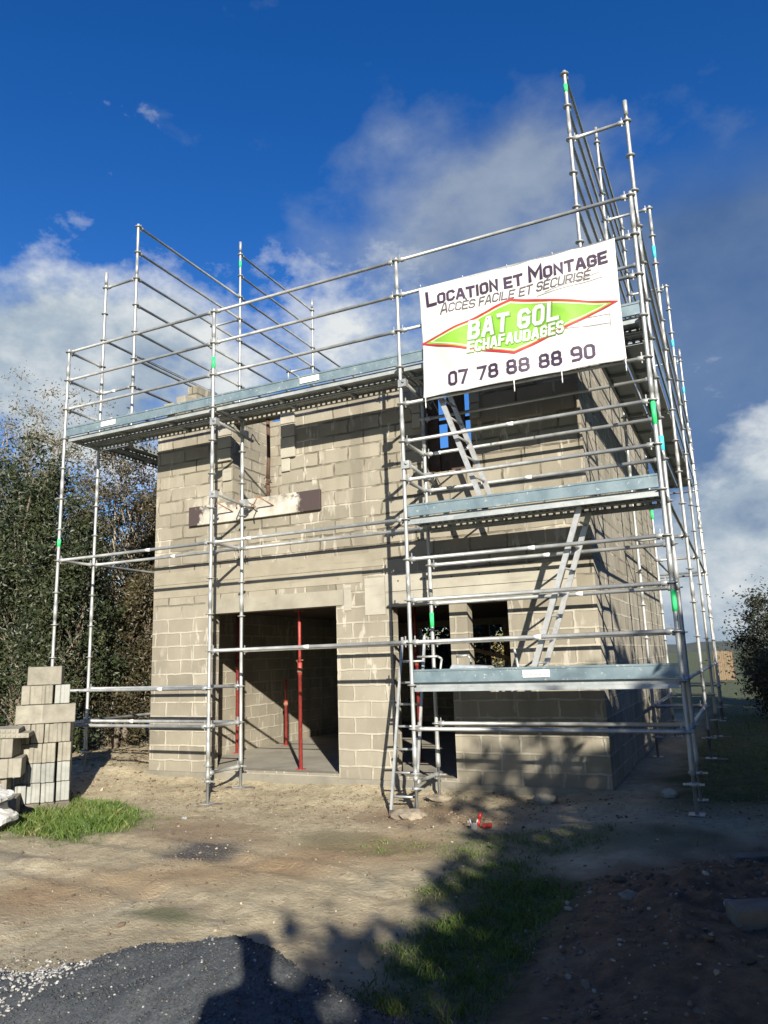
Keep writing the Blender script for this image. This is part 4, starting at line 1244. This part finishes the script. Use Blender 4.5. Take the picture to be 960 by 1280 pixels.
# ------------------------------------------------------------------ trees and shrubs
def tree(name, label, x, y, H, rx, ry, zlow, leafm, n_leaf, size, seed, cat='tree', group=None, twigs=0, clumps=60, leafshape=.45, top_sparse=0.0, bark='bark', trunk_r=.07, stems=1, up=0.35):
    rr = random.Random(seed)
    zg = ground_z(x, y)
    root = empty(name, (x, y, zg)); tag(root, label, cat, group)
    t = MB(); c = MB()
    tips = []
    zc_ = (zlow + H) / 2; hz = (H - zlow) / 2
    cl = []
    while len(cl) < clumps:
        p = V((rr.uniform(-1, 1), rr.uniform(-1, 1), rr.uniform(-1, 1)))
        if p.length > 1 or (p.length < .35): continue
        k = 1 + .22 * noise.noise(p * 2.2 + V((seed, 0, 0)))
        q_ = V((p.x * rx * k, p.y * ry * k, zc_ + p.z * hz * k))
        if q_.z < .1: q_.z = .1
        cl.append(q_)
    stem_b = [V((rr.uniform(-1, 1) * .25 * rx * (stems > 1), rr.uniform(-1, 1) * .25 * ry * (stems > 1), -.05)) for _ in range(stems)]
    stem_t = [V((b_.x * 2.2 + rr.uniform(-.2, .2) * rx, b_.y * 2.2 + rr.uniform(-.2, .2) * ry, H * rr.uniform(.72, .9))) for b_ in stem_b]
    for b_, e in zip(stem_b, stem_t):
        pts_ = [b_.lerp(e, k / 5) + V((rr.uniform(-1, 1), rr.uniform(-1, 1), 0)) * .05 * k * (k < 5) for k in range(6)]
        for k in range(5):
            t.tube(pts_[k], pts_[k + 1], trunk_r * (1 - k / 6), 7, trunk_r * (1 - (k + 1) / 6))
    for q_ in cl:
        i = rr.randrange(stems)
        f = max(.1, min(.95, (q_.z / H) * .75))
        a = stem_b[i].lerp(stem_t[i], f)
        m_ = a.lerp(q_, .5) + V((0, 0, up * .12 * H * .3))
        r0 = trunk_r * .35 * (1 - f * .6)
        t.tube(a, m_, r0, 5, r0 * .6); t.tube(m_, q_, r0 * .6, 5, r0 * .2)
        for k in range(2 + twigs):
            d = V((rr.gauss(0, 1), rr.gauss(0, 1), abs(rr.gauss(.6, .8)))).normalized()
            L = rr.uniform(.25, .6) * (rx * .35 + .15)
            e = q_ + d * L
            t.tube(q_, e, max(.0055, r0 * .25), 3, .0025)
            tips.append((q_, e))
    t.build('trunk', M[bark], root)
    sp = [(q_, min(rx, ry, hz) * rr.uniform(.16, .34)) for q_ in cl]
    for k in range(n_leaf):
        if tips and rr.random() < .5:
            a, e = tips[rr.randrange(len(tips))]
            p = a.lerp(e, rr.uniform(.2, 1.05)) + V((rr.gauss(0, 1), rr.gauss(0, 1), rr.gauss(0, 1))) * size * .9
        else:
            q_, s_ = sp[rr.randrange(len(sp))]
            p = q_ + V((rr.gauss(0, 1), rr.gauss(0, 1), rr.gauss(0, .8))) * s_
        if top_sparse and rr.random() < top_sparse * sstep(.5, .95, p.z / H): continue
        if p.z < .05: p.z = rr.uniform(.05, .3)
        d = V((rr.gauss(0, 1), rr.gauss(0, 1), rr.gauss(-.15, .8))).normalized()
        w = d.orthogonal().normalized()
        w = Matrix.Rotation(rr.uniform(0, 6.3), 3, d) @ w
        L = size * rr.choice((.55, .75, .9, 1.0, 1.15, 1.4))
        n_ = d.cross(w) * L * .12
        c.add([p, p + d * L * .5 + w * L * leafshape * .5 + n_, p + d * L, p + d * L * .5 - w * L * leafshape * .5 + n_], [(0, 1, 2, 3)])
    c.build('crown', M[leafm], root)
    return root

HG = 'trees of the hedge behind the left scaffold'
tree('willow_tree', 'tall thin grey twigged tree at the far left, rising above the hedge', -6.9, 4.3, 9.3, 1.5, 1.4, 3.2, 'leaf_grey', 12000, .085, 21, group=HG, twigs=7, clumps=90, top_sparse=.6, bark='twig', stems=3, leafshape=.35)
tree('willow_tree', 'grey twigged tree with sparse leaves left of the corner posts', -4.7, 4.2, 8.2, 1.35, 1.3, 3.0, 'leaf_grey', 14000, .08, 22, group=HG, twigs=8, clumps=90, top_sparse=.65, bark='twig', stems=3, leafshape=.35)
tree('willow_tree', 'brownish twigged tree behind the left corner posts of the scaffold', -2.9, 4.4, 7.35, 1.2, 1.2, 2.0, 'leaf_brown', 22000, .08, 23, group=HG, twigs=8, clumps=90, top_sparse=.5, bark='twig', stems=4, leafshape=.4)
tree('broadleaf_tree', 'dense dark tree close against the left end of the house', -1.35, 4.6, 6.1, 1.1, 1.3, .3, 'leaf_brown', 30000, .08, 24, group=HG, twigs=4, clumps=110, top_sparse=.3, stems=3)
tree('evergreen_shrub', 'dark glossy evergreen shrub at the left edge beyond the block stack', -3.5, 2.3, 5.9, 1.35, 1.1, .0, 'leaf_ever', 30000, .095, 25, cat='shrub', group=HG, clumps=120, stems=3)
tree('evergreen_shrub', 'dark evergreen shrub immediately behind the tall block stack', -1.9, 1.9, 4.4, .95, .8, .0, 'leaf_ever', 20000, .085, 26, cat='shrub', group=HG, clumps=90, stems=3)
tree('evergreen_shrub', 'low brown leaved shrub between the corner posts and the house wall', -.95, 3.5, 3.9, .8, .8, .0, 'leaf_brown', 22000, .075, 27, cat='shrub', group=HG, clumps=90, stems=4, twigs=3)
tree('evergreen_shrub', 'big evergreen shrub at the left edge, under the tall grey twigs', -5.6, 2.9, 6.4, 1.4, 1.2, .0, 'leaf_ever', 22000, .10, 28, cat='shrub', group=HG, clumps=110, stems=3)
tree('broadleaf_tree', 'dim tree filling the gap between hedge and gable wall', -1.2, 7.6, 6.6, 1.3, 1.5, .2, 'leaf_brown', 18000, .11, 29, group=HG, clumps=90, stems=2)
tree('broadleaf_tree', 'bushy brown green tree at the back of the hedge, second row', -3.2, 6.6, 5.6, 1.4, 1.2, .0, 'leaf_brown', 16000, .10, 35, group=HG, clumps=90, stems=3)
tree('broadleaf_tree', 'bushy dark green tree at the back of the hedge near the left edge', -5.8, 6.2, 6.2, 1.6, 1.2, .0, 'leaf_ever', 14000, .11, 36, group=HG, clumps=90, stems=3)
tree('evergreen_shrub', 'low dense brown shrub at the foot of the hedge between the posts', -1.5, 2.9, 2.6, .75, .7, .0, 'leaf_brown', 15000, .07, 37, cat='shrub', group=HG, clumps=80, stems=4, twigs=3)
# beyond the house, seen through the ground floor openings
tree('golden_bush', 'sunlit golden bush seen through the small ground floor window', .2, 22.5, 4.2, 2.2, 1.6, .0, 'leaf_gold', 7000, .16, 31, cat='bush', clumps=80, stems=3)
tree('dark_bush', 'dark green bush seen through the doorway behind the house', 1.5, 12.6, 4.4, 1.9, 1.0, .0, 'leaf_dark', 16000, .14, 32, cat='bush', clumps=70, stems=3)
# right side
RHG = 'added unseen shrubs that block sky light on the right'  # unseen shrubs added to block sky light and darken the ground
for k_, (x_, y_, lb_) in enumerate(((11.9, -2.3, 'beside the spoil heap'), (12.1, 1.7, 'level with the front of the house'), (12.1, 5.6, 'level with the middle of the gable'))):
    tree('unseen_shade_shrub', 'added unseen shrub blocking sky light outside the right edge, ' + lb_, x_, y_, 2.9, 1.3, 2.1, .0, 'leaf_dark', 6000, .16, 61 + k_, cat='shrub', group=RHG, clumps=80, stems=3)
tree('dark_bush', 'dark bush with sparse outer twigs at the right edge against the bright cloud', 10.62, 14.0, 2.95, 1.12, 1.3, .0, 'leaf_dark', 22000, .085, 33, cat='bush', twigs=5, clumps=110, stems=4)
tree('dark_bush', 'low dark shrub added to deepen the shade at the right edge below the twiggy bush', 10.25, 9.6, 1.45, .75, 1.8, .0, 'leaf_dark', 8000, .075, 34, cat='bush', clumps=80, stems=4)  # added shrub stands in for dark shaded ground
# trees behind the photographer, right, whose shade covers the right of the yard
SHG = 'trees beside the yard that throw the shade'
for k, (s_, r_, top_, lab) in enumerate(((3.64, .44, 3.98, 'narrow clipped shrub, closest of all to the photographer'), (5.0, .95, 4.75, 'smallest of the shade trees, nearest the photographer'), (6.35, 1.15, 6.5, 'second shade tree right of the photographer'), (8.55, 1.65, 7.55, 'middle shade tree right of the yard'), (11.4, 2.0, 8.7, 'fourth shade tree along the right boundary'), (14.8, 2.4, 10.0, 'largest shade tree at the end of the right boundary'))):
    tree('shade_tree', 'leafy ' + lab + ', outside the view', .8153 * s_ + 10.42, .5789 * s_ - 14.68, top_, r_, r_, 1.2, 'leaf_dark', 6500 + 1300 * k, .18 + .02 * k, 41 + k, group=SHG, clumps=100, trunk_r=.12, leafshape=.7)

# far field fence panel
fp = empty('fence_panel', (8.62, 29.5, ground_z(8.62, 29.5)), 0); tag(fp, 'tan timber fence panel standing in the far field beyond the scaffold', 'fence')
q = MB()
for k in range(9): q.box(-.36 + k * .09, -.28 + k * .09, -.02, .0, .15, 1.42 + R.uniform(-.03, .05))
M['fence'] = simple('fence_board', (0.13, 0.09, 0.05), (0.20, 0.145, 0.085), 9, .85)
q.build('boards', M['fence'], fp)
for k in range(3):
    q = MB(); q.box(-.38 + k * .40, -.30 + k * .40, .005, .09, 0, 1.5); q.build('post', M['darkwood'], fp)

# ------------------------------------------------------------------ the photographer (casts the notch at the heap)
def person():
    px, py = 9.87, -8.62
    root = empty('person', (px, py, ground_z(px, py))); tag(root, 'person in dark jacket and trousers standing and holding both hands up at chest height', 'person')
    root.rotation_euler = (0, 0, math.atan2(FWD.y, FWD.x) - math.pi / 2)
    J = {'pel': (0, 0, .98, .15), 'waist': (0, 0, 1.12, .14), 'chest': (0, .0, 1.36, .165), 'neck': (0, 0, 1.54, .06), 'head0': (0, .02, 1.63, .085), 'head': (0, .02, 1.74, .10), 'crown': (0, .01, 1.82, .06)}
    ed = [('pel', 'waist'), ('waist', 'chest'), ('chest', 'neck'), ('neck', 'head0'), ('head0', 'head'), ('head', 'crown')]
    for s_, n_ in ((-1, 'l'), (1, 'r')):
        J.update({'sh' + n_: (s_ * .20, 0, 1.46, .065), 'el' + n_: (s_ * .27, .10, 1.18, .045), 'wr' + n_: (s_ * .10, .27, 1.30, .032), 'ha' + n_: (s_ * .06, .31, 1.33, .03),
                  'hip' + n_: (s_ * .10, 0, .90, .10), 'kn' + n_: (s_ * .12, .02, .50, .062), 'an' + n_: (s_ * .13, -.02, .09, .042), 'toe' + n_: (s_ * .15, .16, .04, .038)})
        ed += [('chest', 'sh' + n_), ('sh' + n_, 'el' + n_), ('el' + n_, 'wr' + n_), ('wr' + n_, 'ha' + n_), ('pel', 'hip' + n_), ('hip' + n_, 'kn' + n_), ('kn' + n_, 'an' + n_), ('an' + n_, 'toe' + n_)]
        for fi in range(4):
            a = 'f%d%s' % (fi, n_); b_ = 'g%d%s' % (fi, n_)
            J[a] = (s_ * .055, .345 + .004 * fi, 1.30 + .02 * fi, .009); J[b_] = (s_ * .02, .355, 1.305 + .02 * fi, .008)
            ed += [('ha' + n_, a), (a, b_)]
        J['t0' + n_] = (s_ * .055, .295, 1.375, .010); J['t1' + n_] = (s_ * .022, .305, 1.37, .009)
        ed += [('ha' + n_, 't0' + n_), ('t0' + n_, 't1' + n_)]
    names = list(J)
    me = D.meshes.new('body'); me.from_pydata([J[k][:3] for k in names], [(names.index(a), names.index(b_)) for a, b_ in ed], [])
    ob = D.objects.new('body', me); COL.objects.link(ob); ob.parent = root
    sk = ob.modifiers.new('skin', 'SKIN')
    for i, k in enumerate(names):
        me.skin_vertices[0].data[i].radius = (J[k][3], J[k][3])
    me.skin_vertices[0].data[0].use_root = True
    ob.modifiers.new('sub', 'SUBSURF').render_levels = 2
    me.materials.append(M['cloth_dark'])
    bm = bmesh.new(); bmesh.ops.create_uvsphere(bm, u_segments=16, v_segments=10, radius=.112)
    for v in bm.verts:
        v.co.z *= .85
        if v.co.y > .05 and v.co.z < .02: v.co *= .8
    m2 = D.meshes.new('hair'); bm.to_mesh(m2); bm.free(); m2.materials.append(M['hair'])
    o2 = D.objects.new('hair', m2); COL.objects.link(o2); o2.parent = root; o2.location = (0, -.005, 1.80)
person()

# ------------------------------------------------------------------ world: Nishita sky with procedural clouds
wd = D.worlds.new('World'); S.world = wd; wd.use_nodes = True
nt = wd.node_tree; nt.nodes.clear()
out = N(nt, 'ShaderNodeOutputWorld'); bg = N(nt, 'ShaderNodeBackground')
nt.links.new(bg.outputs[0], out.inputs[0])
sky = N(nt, 'ShaderNodeTexSky', sky_type='NISHITA')
sky.sun_disc = False
sky.sun_elevation = SUN_EL
sky.sun_rotation = math.atan2(-LDIR.x, -LDIR.y)
sky.air_density = 1.0; sky.dust_density = 0.3; sky.ozone_density = 2.5; sky.altitude = 0
tc = N(nt, 'ShaderNodeTexCoord').outputs['Generated']
nrm = N(nt, 'ShaderNodeVectorMath', operation='NORMALIZE'); nt.links.new(tc, nrm.inputs[0]); dv = nrm.outputs[0]
hs = N(nt, 'ShaderNodeHueSaturation'); hs.inputs['Saturation'].default_value = 1.38; hs.inputs['Hue'].default_value = .517; hs.inputs['Value'].default_value = 1.38
nt.links.new(sky.outputs[0], hs.inputs['Color'])
skyc = hs.outputs[0]

def blob_sum(lst):
    tot = None
    for (d, r, a) in lst:
        dp = N(nt, 'ShaderNodeVectorMath', operation='DISTANCE')
        nt.links.new(dv, dp.inputs[0]); dp.inputs[1].default_value = V(d).normalized()
        e = fmath(nt, 'POWER', fmath(nt, 'DIVIDE', dp.outputs['Value'], r), 2.0)
        g = fmath(nt, 'MULTIPLY', fmath(nt, 'EXPONENT', fmath(nt, 'MULTIPLY', e, -1.0)), a)
        tot = g if tot is None else fmath(nt, 'ADD', tot, g)
    return tot
mpn = N(nt, 'ShaderNodeMapping'); mpn.inputs['Scale'].default_value = (1, 1, 1.5); nt.links.new(dv, mpn.inputs[0])
big = noise_tex(nt, mpn.outputs[0], 3.2, 8, .56)
fine = noise_tex(nt, mpn.outputs[0], 8.5, 9, .6)
wis = noise_tex(nt, mpn.outputs[0], 2.1, 7, .6)
white = blob_sum([((-.705, .60, .37), .105, .66), ((-.735, .565, .365), .09, .45), ((-.60, .68, .425), .055, .42), ((-.66, .67, .33), .12, .62), ((-.54, .76, .36), .09, .36), ((-.415, .825, .385), .11, .50), ((-.33, .845, .42), .09, .34), ((.02, .998, .085), .10, 1.1), ((-.1, .99, .05), .12, .8), ((.0, 1, .02), .06, .9), ((.08, .99, .075), .12, .8), ((.05, .965, .23), .07, .35), ((-.98, .2, .15), .3, .4), ((.6, .8, .12), .25, .5)])
den = fmath(nt, 'ADD', white, fmath(nt, 'MULTIPLY', fmath(nt, 'SUBTRACT', big, .5), 1.25))
den = fmath(nt, 'ADD', den, fmath(nt, 'MULTIPLY', fmath(nt, 'SUBTRACT', fine, .5), 1.25))
den = ramp(nt, den, [(.30, (0, 0, 0)), (.48, (.5, .5, .5)), (.74, (1, 1, 1))])
wispb = blob_sum([((-.21, .80, .555), .12, .50), ((-.15, .79, .59), .06, .34), ((-.28, .82, .50), .11, .48), ((-.38, .78, .50), .10, .34), ((-.10, .86, .50), .10, .36)])
wd_ = fmath(nt, 'ADD', wispb, fmath(nt, 'ADD', fmath(nt, 'MULTIPLY', fmath(nt, 'SUBTRACT', wis, .5), .9), fmath(nt, 'MULTIPLY', fmath(nt, 'SUBTRACT', fine, .5), .9)))
wd_ = ramp(nt, wd_, [(.16, (0, 0, 0)), (.85, (.80, .80, .80))])
greyb = blob_sum([((.03, .902, .40), .15, .7), ((-.004, .979, .22), .11, 1.0), ((.06, .95, .30), .13, 1.0), ((.03, .95, .33), .10, .6), ((-.05, .95, .30), .06, .3), ((-.098, .878, .44), .10, .30), ((.15, .93, .33), .2, .7), ((-.06, .84, .53), .07, .15)])
gd = fmath(nt, 'ADD', greyb, fmath(nt, 'MULTIPLY', fmath(nt, 'SUBTRACT', wis, .5), 1.2))
gd = ramp(nt, gd, [(.25, (0, 0, 0)), (.80, (.9, .9, .9))])
shade = fmath(nt, 'ADD', fmath(nt, 'MULTIPLY', fine, .55), fmath(nt, 'MULTIPLY', big, .6))
ccol = ramp(nt, shade, [(.40, (1.9, 2.7, 4.0)), (.53, (3.9, 4.7, 5.5)), (.66, (7.2, 7.5, 7.6))])
gcol = ramp(nt, shade, [(.40, (0.75, 1.4, 2.9)), (.70, (1.35, 2.1, 3.5))])
c = mix(nt, gd, skyc, gcol)
c = mix(nt, wd_, c, ramp(nt, shade, [(.40, (1.5, 2.1, 3.2)), (.70, (3.6, 4.2, 4.9))]))
c = mix(nt, den, c, ccol)
nt.links.new(c, bg.inputs[0])
bg.inputs[1].default_value = 0.05

# ------------------------------------------------------------------ render settings
S.view_settings.view_transform = 'Standard'
S.view_settings.look = 'None'
S.view_settings.exposure = 1.12
S.view_settings.gamma = 1.0
S.view_settings.use_curve_mapping = False
S.render.engine = 'CYCLES'
S.cycles.use_denoising = True
S.cycles.max_bounces = 6
S.cycles.transparent_max_bounces = 6
